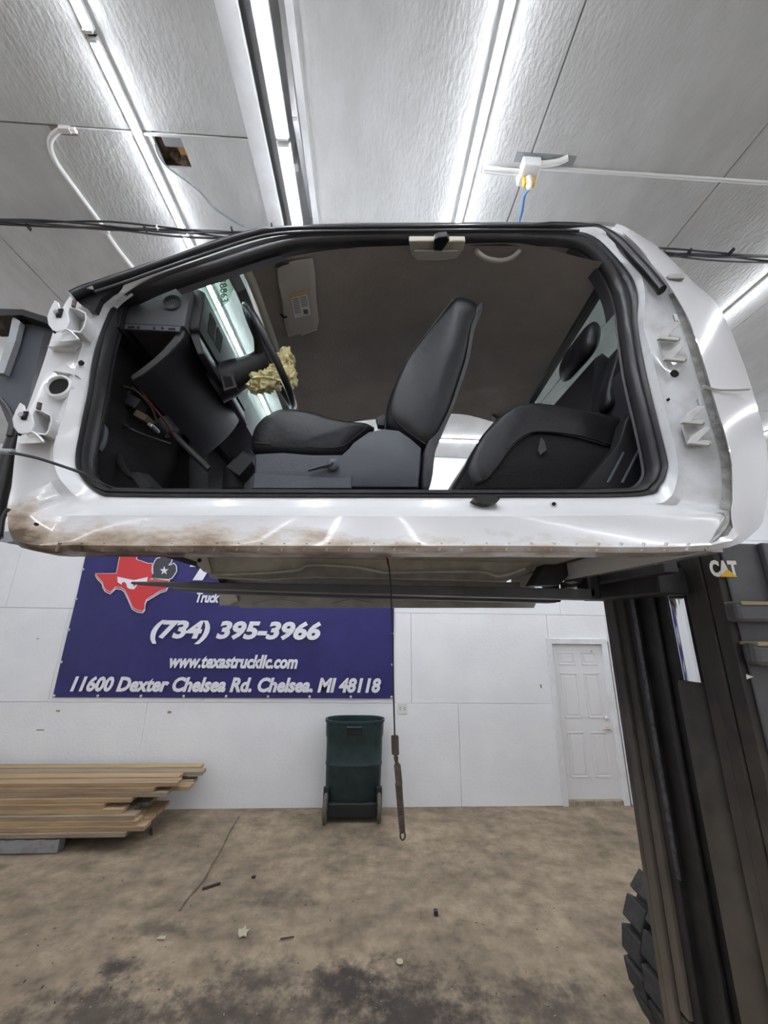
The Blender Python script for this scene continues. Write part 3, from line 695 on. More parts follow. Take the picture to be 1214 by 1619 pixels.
# bow the outer skin between D and O a little outwards
bow = []
for p, q in zip(sD, sO): m_ = p.lerp(q, .5); m_.y -= .012; bow.append(m_)
rings[7] = bow
def seg_ring(rings, i0, i1):           # stations i0..i1 of a set of rings (may wrap)
    a, b = i0*KS, i1*KS
    return [[r[j % N] for j in range(a, b+1)] for r in rings]
def ring_part(name, mat, rr, i0, i1, both=True, smooth=38):
    o = MB().loft(seg_ring(rr, i0, i1), closed=False).build(name, mat, cab, smooth)
    if both: MB().loft([[mir(p) for p in r] for r in seg_ring(rr, i0, i1)], closed=False).build(name, mat, cab, smooth)
    return o
ring_part('hinge_pillar', 'rocker_white', rings, 0, 8)
ring_part('roof_rail', 'cab_white', rings, 8, 18)
ring_part('door_jamb', 'jamb_white', rings[:6], 18, 28)
ring_part('rocker_panel', 'rocker_white', rings, 28, 34)
ring_part('quarter_panel', 'cab_skin', rings[6:], 18, 28)
ring_part('panel_seam_sealer', 'seam_dirt', [mid(sB, sC, .86), mid(sC, sC, 0) if False else [p+Vector((0, -.006, 0)) for p in sC], [p+Vector((0, .002, 0)) for p in sD]], 21, 28, both=False, smooth=60)
# crease of the quarter panel at the belt line
sh = [S(x, y, -.004) for x, y in ((1112, 610), (1130, 616), (1160, 617), (1184, 616))]
MB().tube(spline(sh, 3), .006, 6, .5).build('belt_crease', 'cab_skin', cab, 60)
MB().box((1.10, YC-.84, CZ+.22), (1.14, YC+.84, CZ+.98)).build('back_panel', 'cab_skin', cab)

# rubber door seal with two beads
prof = [(0, .004), (.06, -.008), (.2, -.013), (.34, -.008), (.42, .002), (.5, -.008), (.68, -.013), (.9, -.008), (1, .004), (1, .03)]
srings = []
for t, dy in prof: srings.append([p.lerp(q, t)+Vector((0, dy, 0)) for p, q in zip(sA, sI)])
MB().loft([r+[r[0]] for r in srings], closed=False).build('door_seal', 'rubber_black', cab, 50)
MB().loft([[mir(p) for p in r+[r[0]]] for r in srings], closed=False).build('door_seal', 'rubber_black', cab, 50)
# weatherstrip around the roof edge
wp = [(114, 469), (135, 459), (165, 449), (230, 427), (310, 399), (375, 378), (430, 365), (470, 362), (560, 360.5), (700, 359.5), (840, 359), (925, 360), (950, 366), (978, 383), (1003, 409), (1026, 434), (1046, 459)]
wpts = spline([S(x, y, -.002 if x < 900 else .015) for x, y in wp], 4)
rr = [.020 if p.x < -.45 else .012 if p.x < .72 else .022 for p in wpts]
MB().tube(wpts, rr, 10, .8).build('roof_weatherstrip', 'strip_black', cab, 60)
MB().tube([mir(p) for p in wpts], rr, 10, .8).build('roof_weatherstrip', 'strip_black', cab, 60)
w2 = spline([S(x, y, -.012) for x, y in ((150, 462), (190, 449), (260, 424), (330, 400), (390, 380), (430, 371), (480, 367), (560, 365.5), (700, 364.5), (840, 364), (915, 365))], 4)
MB().tube(w2, .006, 8).build('weatherstrip_lip', 'rubber_black', cab, 60)
ct = [(114, 466), (150, 452), (200, 436), (232, 430), (205, 445), (175, 460), (158, 474), (150, 492), (140, 490), (126, 480)]
MB().prism([S(x, y, .012) for x, y in ct], (0, .02, 0)).build('cowl_trim', 'strip_black', cab)
# interior trims that wrap from the seal into the cab
def inner(d, sh=0.0): return [p+Vector((0, d, 0)) for p in sI]
cA = [p.lerp(Vector((-.35, p.y, CZ+1.0)), .035)+Vector((0, .05, 0)) for p in sI]
ring_part('pillar_trim', 'trim_dark', [inner(.02), inner(.035), cA], 9, 12)
cC = [p.lerp(Vector((.2, p.y, CZ+1.0)), .008)+Vector((0, .035, 0)) for p in sI]
ring_part('rear_pillar_trim', 'trim_dark', [inner(.02), inner(.03), cC], 17, 28)
cD = [p.lerp(Vector((.2, p.y, CZ+1.0)), .012)+Vector((0, .085, 0)) for p in sI]
ring_part('rear_corner_trim', 'trim_dark', [inner(.03), cC, cD], 17, 21)
ring_part('sill_plate', 'trim_dark', [inner(.02), inner(.10)], 28, 34)
ring_part('inner_pillar', 'carpet', [inner(.02), inner(.04)], 0, 7)
# roof skin and headliner
top_near = sO[14*KS//1]
zr_ = S(700, 356).z; zi = S(700, 378, .07).z
XF, XR = P(405, 428, 1.40).x, 1.06
rail = [(p.x, p.z) for p in sI[11*KS:18*KS+1]]
def rail_z(x):
    if x <= rail[0][0]: return rail[0][1]
    for (a, za), (b, zb_) in zip(rail, rail[1:]):
        if a <= x <= b: return za+(zb_-za)*(x-a)/max(1e-6, b-a)
    return rail[-1][1]
ZH = lambda y: .05*(1-abs((y-YC)/.725)**6)-.003
m = MB(); nx, ny = 24, 28
def ztilt(x):
    s_ = 0
    for d_ in (-.12, -.06, 0, .06, .12): s_ += rail_z(max(-.42, min(.80, x+d_)))
    return s_/5
y0h, y1h = 1.245, 2*YC-1.245
def XRr(y): return 1.055+.085*(y-1.295)
for j in range(ny+1):
    for i in range(nx+1):
        y = y0h+(y1h-y0h)*j/ny; x = XF+(XRr(y)-XF)*i/nx
        tt = max(0, (i/nx-.72)/.28); tt = tt*tt*(3-2*tt); zz_ = ZH(y)+ztilt(x)+.004*mnoise.noise((x*5, y*5, 1)); m.v.append(Vector((x, y, zz_+(CZ+1.545-zz_)*tt)))
for j in range(ny):
    for i in range(nx): a = j*(nx+1)+i; m.f.append([a, a+1, a+nx+2, a+nx+1])
hl = m.build('headliner', 'headliner', cab, 60)
m = MB()
for j in range(ny+1):
    for i in range(nx+1):
        x = XF-.04+(XR+.05-XF)*i/nx; y = 1.25+(2*YC-2.50)*j/ny
        m.v.append(Vector((x, y, ztilt(x)+.060+.03*(1-abs((y-YC)/.72)**3))))
for j in range(ny):
    for i in range(nx): a = j*(nx+1)+i; m.f.append([a, a+1, a+nx+2, a+nx+1])
m.build('roof_panel', 'cab_skin', cab, 60)
def hz_at(x, y): return ZH(y)+ztilt(x)
def onroof(x, y, dz=0.0):              # pixel on the headliner
    d = ray(x, y); k_ = 1.5
    for _ in range(60):
        p = d*k_; z = hz_at(p.x, min(max(p.y, y0h), y1h))-CZ+dz; k_ = .5*k_+.5*z/d.z
    return Vector((d.x*k_, k_, d.z*k_+CZ))
# windshield header trim
hd_n, hd_f = Vector((XF, y0h+.02, ZH(y0h+.05)+ztilt(XF))), Vector((XF, y1h-.02, ZH(y1h-.05)+ztilt(XF)))
hp = [Vector((XF, y0h+(y1h-y0h)*t, hz_at(XF, y0h+(y1h-y0h)*t)-.008)) for t in [i/12 for i in range(13)]]
MB().tube(hp, .022, 8, 1.0).build('windshield_header', 'beige_trim', cab, 60)
# windshield: slanted curved glass between the header and the cowl
WBX, WBZ = -1.0, CZ+1.19
m = MB(); nw = 12
for j in range(9):
    for i in range(nw+1):
        t = j/8; y = 1.20+(2*YC-2.40)*i/nw; b = 1-((y-YC)/.8)**2
        yy = YC+(y-YC)*(1.06-.08*t)
        m.v.append(Vector((XF-.02+(WBX-XF)*(1-t)-.10*b*(1-t)-.03*b, yy, WBZ+(hz_at(XF, YC)-.01-WBZ)*t)))
for j in range(8):
    for i in range(nw): a = j*(nw+1)+i; m.f.append([a, a+1, a+nw+2, a+nw+1])
ws = m.build('windshield', 'windshield', cab, 60)
def onws(x, y, lift=.0):
    n = Vector((hz_at(XF, YC)-WBZ, 0, -(XF-WBX))).normalized(); p0 = Vector((XF-.035-lift, YC, hz_at(XF, YC)-.01))
    d = ray(x, y); c = Vector((0, 0, CZ)); t = (p0-c).dot(n)/d.dot(n); return c+d*t
edge = [Vector((XF-.035-.004, y, hz_at(XF, y)-.015)) for y in [1.27+(2*YC-2.54)*i/10 for i in range(11)]]
n_ws = Vector((XF-WBX, 0, hz_at(XF, YC)-WBZ)).normalized()
MB().loft([edge, [p-n_ws*.05 for p in edge]], closed=False).build('windshield_band', 'strip_black', cab)
fm = [onws(x, y, -.006) for x, y in ((316, 452), (372, 434), (371, 450), (362, 476), (352, 484), (340, 492), (334, 500))]
fo = MB().add(fm, [list(range(len(fm)))]).build('windshield_reflection', 'reflection_tint', cab)  # tint patch added on the glass, standing in for a darker reflection
tp = [onws(x, y, -.012) for x, y in ((350, 478), (346, 441))]
ud = (tp[1]-tp[0]); ln = ud.length; ud.normalize()
side = (onws(358, 472, -.012)-onws(349, 474, -.012)); side = (side-ud*side.dot(ud)).normalized()
wh = (onws(358, 459, -.012)-onws(347, 461, -.012)).length
text_on('windshield_number', '38863', tp[0], ud, side, ln, wh, 'marker', cab, 0, 0, mirror=True, lift=0)
# far windshield pillar
MB().tube(spline([Vector((XF-.02, 2*YC-1.26, hz_at(XF, 2*YC-1.3)-.01)), Vector((-.62, 2*YC-1.22, CZ+1.40)), Vector((WBX+.02, 2*YC-1.16, WBZ))], 4), .03, 8).build('windshield_pillar', 'beige_trim', cab, 60)
# back glass, header and lower back
gx = lambda z: 1.10-.10*max(0, (z-.95))/.65
ZG = CZ+1.55
m = MB().add([(1.13, 1.22, CZ+1.0), (1.24, 2*YC-1.34, CZ+1.0), (1.19, 2*YC-1.30, ZG), (1.077, 1.27, ZG)], [(0, 1, 2, 3)])
m.build('back_glass', 'back_glass', cab)
fr_ = MB()
fr_.loft([[(1.08+dx, 1.30, ZG+dz) for dx, dz in ((-.012, -.01), (.03, -.01), (.03, .12), (-.012, .10))], [(1.20+dx, 2*YC-1.24, ZG+dz) for dx, dz in ((-.012, -.01), (.03, -.01), (.03, .12), (-.012, .10))]])
for s in (1,):
    q = [Vector((gx(z)+.10+dx, y, CZ+z)) for z, dx, y in ((.9, -.02, 1.20), (.9, .03, 1.20), (1.62, .03, 1.27), (1.62, -.02, 1.27))]
    q2 = [p+Vector((0, .03, 0)) for p in q]
    if s: q = [mir(p) for p in q]; q2 = [mir(p) for p in q2]
    fr_.loft([q, q2])
fr_.build('back_window_frame', 'strip_black', cab)
MB().box((1.03, 1.2, CZ+.3), (1.07, 2*YC-1.2, CZ+1.0)).build('back_wall_trim', 'trim_dark', cab)
# floor, firewall
MB().box((-.98, 1.16, CZ+.325), (1.08, 2*YC-1.16, CZ+.335)).build('floor_carpet', 'carpet', cab)
MB().box((-1.06, 1.16, CZ+.30), (-1.0, 2*YC-1.16, CZ+1.17)).build('firewall', 'carpet', cab)
cw = [Vector((x, 1.2, CZ+z)) for x, z in ((-1.16, 1.16), (-.95, 1.19), (-.95, 1.04), (-1.16, 1.02))]
MB().prism(cw, (0, 2*YC-2.4, 0)).build('cowl_panel', 'strip_black', cab)

# ---- dashboard
yd0, yd1 = 1.225, 2*YC-1.23
def PR(name, pts, y0, y1, mat, parent=None, rnd=.02, smooth=40, k=3, closed_spline=False):
    """side profile given in pixels at depth y0, pushed across to y1, edges rounded"""
    q = [P(x, y, y0) for x, y in pts]
    if closed_spline: q = spline(q, k, True)
    c = sum(q, Vector())/len(q); rings = []
    L = max((p-c).length for p in q)
    for f, dy in ((1-rnd*1.6/L, 0), (1-rnd*.5/L, rnd*.25), (1, rnd*.9)):
        rings.append([c+(p-c)*f+Vector((0, dy, 0)) for p in q])
    w = y1-y0
    for f, dy in ((1, w-rnd*.9), (1-rnd*.5/L, w-rnd*.25), (1-rnd*1.6/L, w)):
        rings.append([c+(p-c)*f+Vector((0, dy, 0)) for p in q])
    return MB().loft(rings).build(name, mat, parent or cab, smooth)
dash = PR('dashboard', [(188, 511), (191, 502), (199, 489), (216, 474), (232, 465), (255, 455), (275, 451), (302, 452), (304, 458), (298, 486), (292, 516)], yd0, yd1, 'dash_grey', rnd=.012)
vc = P(273, 480, yd0)
vn = MB()
vn.lathe([(.030, -.004), (.034, -.008), (.024, -.006), (.022, .004), (.028, .004)], vc, 'Y', 24).build('side_vent', 'dash_black', dash, 50)
MB().lathe([(.0225, -.0015), (.0225, .003)], vc, 'Y', 20).build('vent_disc', 'hole_black', dash)
for i in range(5):
    o = (i-2)*.0085
    MB().obox(vc+Vector((o, -.003, o*.3)), (.0016, 0, 0), (0, .002, 0), (.012*.5, 0, -.018*(1-abs(i-2)*.2))).build('vent_slat', 'dash_grey', dash)
PR('instrument_hood', [(304, 455), (316, 456), (322, 460), (321, 480), (314, 520), (300, 521), (294, 515), (300, 485)], 1.25, 1.86, 'dash_black', dash, .012)
PR('instrument_bezel', [(296, 517), (312, 516), (316, 535), (322, 560), (312, 560), (302, 535)], 1.27, 1.84, 'dash_black', dash, .01)
for i, yv in enumerate((1.32, 1.40)):
    a = P(321, 470, 1.25); 
    MB().box((a.x-.012, yv, a.z-.10), (a.x+.006, yv+.06, a.z-.01)).build('dash_vent', 'hole_black', dash)
# far half of the dash: passenger side and centre stack
PR('centre_stack', [(285, 520), (312, 518), (318, 560), (310, 640), (270, 640), (270, 560)], 1.90, 2.2, 'dash_black', dash, .012)
PR('passenger_dash', [(300, 520), (318, 520), (322, 560), (300, 600), (270, 590)], 2.2, yd1, 'dash_grey', dash, .02)
# knee bolster panel across the driver's side
kb = [(293, 518), (284, 522), (273, 536), (258, 553), (242, 568), (222, 584), (205, 596), (208, 602), (226, 592), (246, 577), (264, 562), (280, 545), (291, 530)]
PR('knee_bolster', kb, 1.24, 1.90, 'dash_black', dash, .008)
PR('floor_tunnel', [(130, 560), (240, 600), (300, 690), (300, 790), (130, 790)], 1.86, 2.12, 'carpet', cab, .03)
br_ = P(188, 519, 1.232)
q = [P(x, y, 1.228) for x, y in ((186, 512), (286, 516), (283, 524), (185, 519))]
MB().prism(q, (0, .012, 0)).build('mounting_bracket', 'shield_grey', dash)
for (xa, xb, yy) in ((202, 213, 517), (216, 221, 517.5), (266, 277, 520)):
    qq = [P(x, y, 1.2265) for x, y in ((xa, yy-1.7), (xb, yy-1.5), (xb, yy+1.7), (xa, yy+1.5))]
    MB().prism(qq, (0, .002, 0)).build('bracket_slot', 'hole_black', dash)
for xx in (193, 244, 257):
    MB().lathe([(.005, -.004), (.005, .004)], P(xx, 517.5 if xx < 200 else 519, 1.228), 'Y', 8).build('bracket_screw', 'strip_black', dash)
PR('dash_backing', [(188, 514), (288, 520), (262, 548), (215, 580), (178, 595), (172, 545)], 1.45, yd1, 'carpet', dash, .01)  # dark backing added to block the bright slit below the dash
# bracing, looms and pedals in the open footwell
fw = [((213, 525), (216, 545), (208, 570), (200, 585), (204, 605), 'wire_tan', .012), ((180, 560), (195, 570), (215, 575), (232, 570), (240, 585), 'wire_dark', .005), ((170, 600), (188, 612), (205, 610), (222, 625), (240, 640), 'wire_dark', .006),
      ((200, 580), (206, 600), (200, 625), (205, 650), (200, 675), 'wire_dark', .006), ((215, 605), (232, 630), (248, 650), (262, 668), (275, 690), 'wire_red', .004), ((180, 640), (190, 665), (210, 680), (235, 690), (270, 702), 'wire_dark', .005),
      ((190, 530), (210, 540), (235, 545), (250, 560), (255, 575), 'wire_dark', .008), ((165, 610), (180, 625), (190, 645), (195, 665), (197, 680), 'wire_dark', .006), ((195, 610), (215, 618), (230, 632), (243, 652), (250, 680), 'wire_tan', .004)]
for w in fw:
    pts = [P(x, y, 1.36+.03*i+.02*math.sin(i*2)) for i, (x, y) in enumerate(w[:5])]
    MB().tube(spline(pts, 4), w[6], 7).build('wiring_loom', w[5], cab, 60)
MB().tube([P(255, 665, 1.5), P(272, 685, 1.52)], .035, 12).build('column_boot', 'trim_dark', cab, 50)
MB().tube([P(270, 683, 1.52), P(330, 742, 1.56)], .014, 10).build('steering_shaft', 'wire_dark', cab, 50)
for (x, y, w, h, mt) in ((173, 625, .05, .05, 'shield_grey'), (182, 655, .06, .03, 'metal_bare'), (196, 628, .06, .05, 'trim_dark'), (215, 640, .05, .04, 'trim_dark'), (228, 662, .05, .025, 'wire_tan'), (243, 677, .02, .014, 'metal_bare'), (176, 590, .06, .012, 'shield_grey')):
    c = P(x, y, 1.42); o = MB().obox(c, (w/2, 0, -w*.25), (0, .03, 0), (h*.25, 0, h/2)).build('footwell_module', mt, cab); bevel(o, .004)
pd = thing_p = None
MB().tube(spline([P(180, 690, 1.45), P(190, 730, 1.42), P(205, 752, 1.40), P(225, 762, 1.38)], 4), .016, 8, .6).build('brake_arm', 'carpet', cab, 60)
q = [P(x, y, 1.36) for x, y in ((203, 748), (216, 746), (240, 770), (222, 772))]
MB().prism(q, (0, .08, .02)).build('pedal_pad', 'rubber_black', cab)
MB().tube(spline([P(160, 672, 1.28), P(166, 680, 1.27), P(163, 700, 1.26), P(156, 712, 1.25)], 4), .010, 8).build('hood_release_handle', 'shield_grey', cab, 60)
PR('console_box', [(352, 742), (386, 706), (402, 722), (392, 745), (385, 772), (350, 772)], 1.78, 2.1, 'dash_black', cab, .01)
q = [P(x, y, 1.66) for x, y in ((358, 738), (385, 712), (398, 730), (378, 752))]
MB().prism(q, (0, .10, 0)).build('lower_bracket', 'dash_black', cab)
# steering column and wheel
YW = 1.54
w0, w1 = P(394, 507, YW), P(463, 632, YW); wc = (w0+w1)/2; Rw = (w0-w1).length/2-.012
du = (w0-w1).normalized(); nv = Vector((-du.z, 0, du.x)); nv = nv if nv.x > 0 else -nv
sw = MB(); rings = []
for i in range(48):
    a = 2*math.pi*i/48; e_ = du*math.cos(a)+Vector((0, 1, 0))*math.sin(a); c = wc+e_*Rw; rings.append([c+e_*(.0155*(1+.07*math.sin(i*4.1))*math.cos(b))+nv*(.0155*math.sin(b)) for b in [2*math.pi*k_/10 for k_ in range(10)]])
sw.loft(rings+[rings[0]], caps=(False, False))
swo = sw.build('steering_wheel', 'rubber_black', cab, 60)
hub = wc-nv*.045
MB().tube([hub-nv*.02, hub+nv*.025], .055, 14).build('wheel_hub', 'dash_black', swo, 50)
for a in (math.radians(75), math.radians(105+180+150), math.radians(285)):
    e_ = du*math.cos(a)+Vector((0, 1, 0))*math.sin(a)
    MB().tube([hub+e_*.03, hub+e_*.10+nv*.02, wc+e_*(Rw-.005)], [.022, .016, .012], 8, .5).build('wheel_spoke', 'dash_black', swo, 60)
c0 = P(338, 612, YW)
colr = MB()
for t, r in ((0, .085), (.3, .085), (.62, .07), (.78, .062), (.95, .058)):
    pass
colr.tube([c0.lerp(hub, t) for t in (0, .3, .62, .8, .97)], [.080, .082, .068, .06, .055], 14).build('steering_column', 'dash_black', swo, 40)
q = [P(x, y, YW-.085) for x, y in ((348, 590), (368, 590), (374, 612), (354, 618))]
MB().prism(q, (0, .03, 0)).build('ignition_bezel', 'trim_dark', swo)
q = [P(x, y, YW-.088) for x, y in ((352, 595), (365, 595), (369, 609), (356, 612))]
MB().prism(q, (0, .012, 0)).build('ignition_recess', 'hole_black', swo)
MB().tube(spline([P(398, 562, YW-.05), P(408, 556, YW-.04), P(418, 560, YW-.02)], 3), .010, 8).build('column_lever', 'dash_black', swo, 60)

# ---- seats
def tube_px(name, pts, Y, r, mat, parent, k=4):
    return MB().tube(spline([P(x, y, Y) for x, y in pts], k), r, 6).build(name, mat, parent, 60)
def front_seat(dy):
    n0 = len(bpy.data.objects)
    shp = [(401, 718), (440, 716), (490, 720), (540, 720), (552, 709), (560, 699), (584, 682), (608, 677), (632, 680), (650, 692), (667, 707), (665, 740), (662, 770), (520, 770), (400, 770), (401, 745)]
    base = PR('driver_seat', shp, 1.30, 1.80, 'shield_grey', cab, .015)
    PR('seat_lower_rail', [(400, 748), (545, 756), (556, 752), (556, 772), (398, 772)], 1.292, 1.31, 'shield_grey', base, .006)
    cu = PR('seat_cushion', [(400, 711), (392, 693), (398, 668), (414, 651), (445, 640), (494, 646), (525, 656), (560, 662), (592, 667), (578, 683), (557, 702), (542, 717), (494, 719), (445, 716)], 1.315, 1.82, 'leather', base, .05, 60, 4, True)
    bk = PR('seat_backrest', [(730, 461), (714, 472), (681, 512), (646, 557), (625, 599), (612, 637), (612, 668), (640, 686), (670, 704), (690, 690), (711, 648), (727, 600), (739, 560), (748, 514), (757, 489), (755, 470)], 1.325, 1.80, 'leather', base, .045, 60, 4, True)
    PR('seat_back_panel', [(764, 474), (764, 487), (752, 516), (743, 565), (730, 606), (714, 652), (694, 697), (685, 725), (679, 772), (666, 772), (670, 712), (690, 688), (711, 645), (726, 600), (738, 560), (746, 514), (752, 486)], 1.335, 1.79, 'leather_back', base, .02, 60, 3, True)
    tube_px('backrest_seam', [(716, 474), (684, 515), (650, 560), (630, 602), (619, 640), (624, 664), (645, 684), (672, 702)], 1.333, .0035, 'stitch', bk)
    tube_px('cushion_seam', [(402, 700), (450, 704), (500, 708), (540, 706), (560, 692), (580, 676)], 1.318, .003, 'stitch', cu)
    lc = P(526, 736, 1.292)
    lv = MB().lathe([(.022, 0), (.024, -.012), (.016, -.018), (.004, -.018)], lc, 'Y', 18).build('recline_lever', 'shield_grey', base, 50)
    MB().tube([P(524, 735, 1.28), P(505, 739, 1.276), P(487, 744, 1.276)], [.013, .009, .006], 8, .7).build('lever_arm', 'shield_grey', lv, 60)
    MB().lathe([(.005, -.0195), (.005, -.017)], lc, 'Y', 10).build('lever_pivot', 'hole_black', lv)
    PR('belt_buckle', [(594, 660), (606, 654), (614, 664), (612, 674), (597, 672)], 1.42, 1.46, 'dash_black', base, .006)
    return base
fs = front_seat(0)
ps = dup(fs, cab); ps.location.y += .70; ps.name = 'passenger_seat'
# rear bench
rb = PR('rear_seat', [(724, 774), (742, 735), (760, 700), (790, 690), (830, 685), (860, 683), (920, 692), (975, 706), (960, 730), (920, 774)], 1.33, 2*YC-1.33, 'carpet', cab, .02)
PR('rear_cushion', [(738, 742), (757, 697), (776, 671), (800, 648), (831, 634), (880, 637), (931, 647), (986, 658), (989, 675), (981, 697), (973, 707), (921, 692), (855, 683), (827, 690), (800, 711), (775, 745), (750, 770)], 1.32, 1.90, 'leather', rb, .03, 60, 4, True)
tube_px('rear_seam', [(973, 705), (921, 690), (857, 682), (828, 688), (801, 709)], 1.318, .003, 'stitch', rb)
q = [P(x, y, 1.315) for x, y in ((855, 691), (861, 698), (864, 711), (854, 719), (851, 712))]
MB().prism(q, (0, .01, 0)).build('pull_strap', 'trim_dark', rb)
PR('rear_backrest', [(986, 540), (972, 570), (963, 600), (960, 625), (966, 641), (1000, 636), (1030, 640), (1035, 540)], 1.335, 1.80, 'leather', rb, .03, 60, 3, True)
zt = CZ+1.16
bkp = [Vector((.93, 1.40, CZ+.72)), Vector((1.02, 1.40, zt)), Vector((1.06, 1.40, zt+.03)), Vector((1.09, 1.40, zt)), Vector((1.06, 1.40, CZ+.70))]
MB().prism(bkp, (0, 2*YC-2.80, 0)).build('rear_bench_back', 'leather', rb, 50)
def headrest(yc):
    m = MB(); rings = []
    for t, s in ((0, .55), (.06, .85), (.2, 1), (.8, 1), (.94, .85), (1, .55)):
        q = []
        for k_ in range(16):
            a = 2*math.pi*k_/16; q.append(Vector((1.03+.045*s*math.cos(a)+.02*s*math.sin(a), yc-.14+.28*t, CZ+1.285+.095*s*math.sin(a))))
        rings.append(q)
    m.loft(rings).build('rear_headrest', 'leather', rb, 60)
headrest(1.52); headrest(2.42)
tr_ = PR('rear_side_trim', [(919, 773), (980, 699), (990, 662), (1003, 645), (1019, 699), (1026, 735), (1016, 773)], 1.245, 1.31, 'dash_black', cab, .01)
for (x0_, y0_, x1_, y1_) in ((960, 764, 986, 716), (983, 764, 1012, 708)):
    MB().tube([P(x0_, y0_, 1.242), P(x1_, y1_, 1.242)], .005, 6).build('trim_rib', 'shield_grey', tr_, 60)

# ---- things fixed to the headliner
ZV = hz_at(-.2, 1.5)-.055
vp = [(438, 424), (446, 417), (470, 411), (494, 408), (498, 430), (500, 470), (504, 508), (501, 519), (478, 526), (456, 533), (450, 515), (446, 480), (440, 450)]
vcx = sum(x for x, y in vp)/len(vp); vcy = sum(y for x, y in vp)/len(vp); vr = []
for f_, dz in ((1, -.008), (1.0, -.024), (.93, -.030), (.6, -.030), (.3, -.030), (.02, -.030)): vr.append([onroof(vcx+(x-vcx)*f_, vcy+(y-vcy)*f_, dz) for x, y in vp])
vis = MB().loft(vr).build('sun_visor', 'visor_fabric', hl, 45)
vis.parent = cab
q = [onroof(x, y, -.036) for x, y in ((459, 467), (485, 461), (491, 498), (466, 503))]
lb = MB().prism(q, (0, 0, .002)).build('visor_label', 'label_white', vis)
def lq(u, v): return q[0].lerp(q[1], u).lerp(q[3].lerp(q[2], u), v)+Vector((0, 0, -.0012))
MB().add([lq(0, 0), lq(1, 0), lq(1, .10), lq(0, .10)], [(0, 1, 2, 3)]).build('label_header', 'label_amber', vis)
for r_ in range(9):
    for (u0, u1) in ((.07, .45), (.53, .93)):
        if r_ > 5 and u0 > .5: continue
        v0 = .16+r_*.075; MB().add([lq(u0, v0), lq(u1, v0), lq(u1, v0+.03), lq(u0, v0+.03)], [(0, 1, 2, 3)]).build('label_line', 'label_print', vis)
MB().add([lq(.60, .68), lq(.88, .72), lq(.88, .92), lq(.60, .90)], [(0, 1, 2, 3)]).build('label_pictogram', 'label_print', vis)
MB().tube([onroof(438, 421, -.02), onroof(446, 417, -.03), onroof(456, 414, -.03)], .008, 8).build('visor_pivot', 'strip_black', vis, 60)
MB().tube([onroof(444, 497, -.012), onroof(449, 502, -.03), onroof(454, 500, -.03)], .006, 8).build('visor_clip', 'strip_black', vis, 60)
MB().tube([onroof(476, 529, -.035), onroof(501, 520, -.035)], .005, 6).build('visor_tab', 'beige_trim', vis, 60)
# pale overhead bezel with a black hook at the roof edge
q = [onroof(x, y, -.035) for x, y in ((646, 381), (736, 381), (732, 397), (722, 409), (700, 412), (660, 412), (650, 402))]
bz = bevel(MB().prism(q, (0, 0, .03)).build('belt_guide_bezel', 'beige_trim', cab), .006)
q = [onroof(x, y, -.046) for x, y in ((655, 397), (724, 397), (716, 408), (662, 408))]
MB().prism(q, (0, 0, .006)).build('bezel_recess', 'visor_fabric', bz)
q = [onroof(x, y, -.05) for x, y in ((686, 379), (694, 375), (706, 374), (711, 380), (704, 390), (698, 398), (686, 397))]
bevel(MB().prism(q, (0, 0, .03)).build('belt_guide_hook', 'strip_black', bz), .004)
gp = spline([onroof(x, y, dz) for x, y, dz in ((752, 396, -.004), (758, 402, -.028), (770, 409, -.038), (790, 412, -.040), (808, 408, -.036), (818, 400, -.026), (821, 396, -.004))], 4)
MB().tube(gp, .011, 8).build('grab_handle', 'visor_fabric', cab, 60)
gp2 = [Vector((p.x-.15, 2*YC-p.y, p.z)) for p in gp]
MB().tube(gp2, .011, 8).build('grab_handle', 'visor_fabric', cab, 60)
# ---- hinges on the front pillar
def hinge(dx, dy):
    Y = 1.055
    def h(pts, off=0): return [P(x+dx, y+dy, Y+off) for x, y in pts]
    plate = MB().prism(h([(86, 474), (92, 478), (95, 489), (106, 492), (109, 508), (103, 521), (90, 524), (85, 525), (76, 513), (74, 500), (79, 487)]), (0, .007, 0)).build('door_hinge', 'cab_white', cab)
    bevel(plate, .002)
    cup = [(109, 484), (122, 487), (136, 494), (137, 503), (133, 519), (127, 526), (110, 524), (103, 521), (106, 508), (106, 492)]
    m = MB(); o_ = h(cup, .004); i_ = h(cup, .05); cc_ = sum(o_, Vector())/len(o_)
    m.loft([i_, o_, [p.lerp(cc_, .12) for p in o_], [p.lerp(cc_, .12)+Vector((0, .055, 0)) for p in o_]], caps=(False, True))
    m.build('hinge_cup', 'cab_white', plate, 30)
    m = MB().loft([h([(81, 539), (103, 539), (127, 537), (120, 530), (110, 523), (100, 522), (88, 527)], .0), h([(83, 537), (103, 537), (125, 535), (120, 530), (110, 524), (100, 524), (89, 528)], .055)])
    m.build('hinge_foot', 'cab_white', plate, 30)
    MB().tube(spline(h([(97, 526), (103, 522), (110, 523), (118, 530), (124, 537)], -.008), 3), .004, 6).build('foot_flange', 'cab_white', plate, 60)
    MB().box(tuple(P(88+dx, 501+dy, Y-.004)), tuple(P(101+dx, 489+dy, Y-.001))).build('hinge_slot', 'hole_black', plate)
    c = P(89+dx, 494+dy, Y-.006)
    MB().lathe([(.008, -.004), (.008, .006), (.004, .006)], c, 'Y', 12).build('hinge_bolt', 'metal_bare', plate, 50)
    MB().tube([P(116+dx, 485+dy, Y+.0), P(118+dx, 475+dy, Y-.002)], .006, 8).build('hinge_pin', 'rust', plate, 50)
    MB().lathe([(.004, -.003), (.004, .003)], P(86+dx, 525+dy, Y-.002), 'Y', 10).build('hinge_hole', 'hole_black', plate)
hinge(0, 0); hinge(-55, 162)
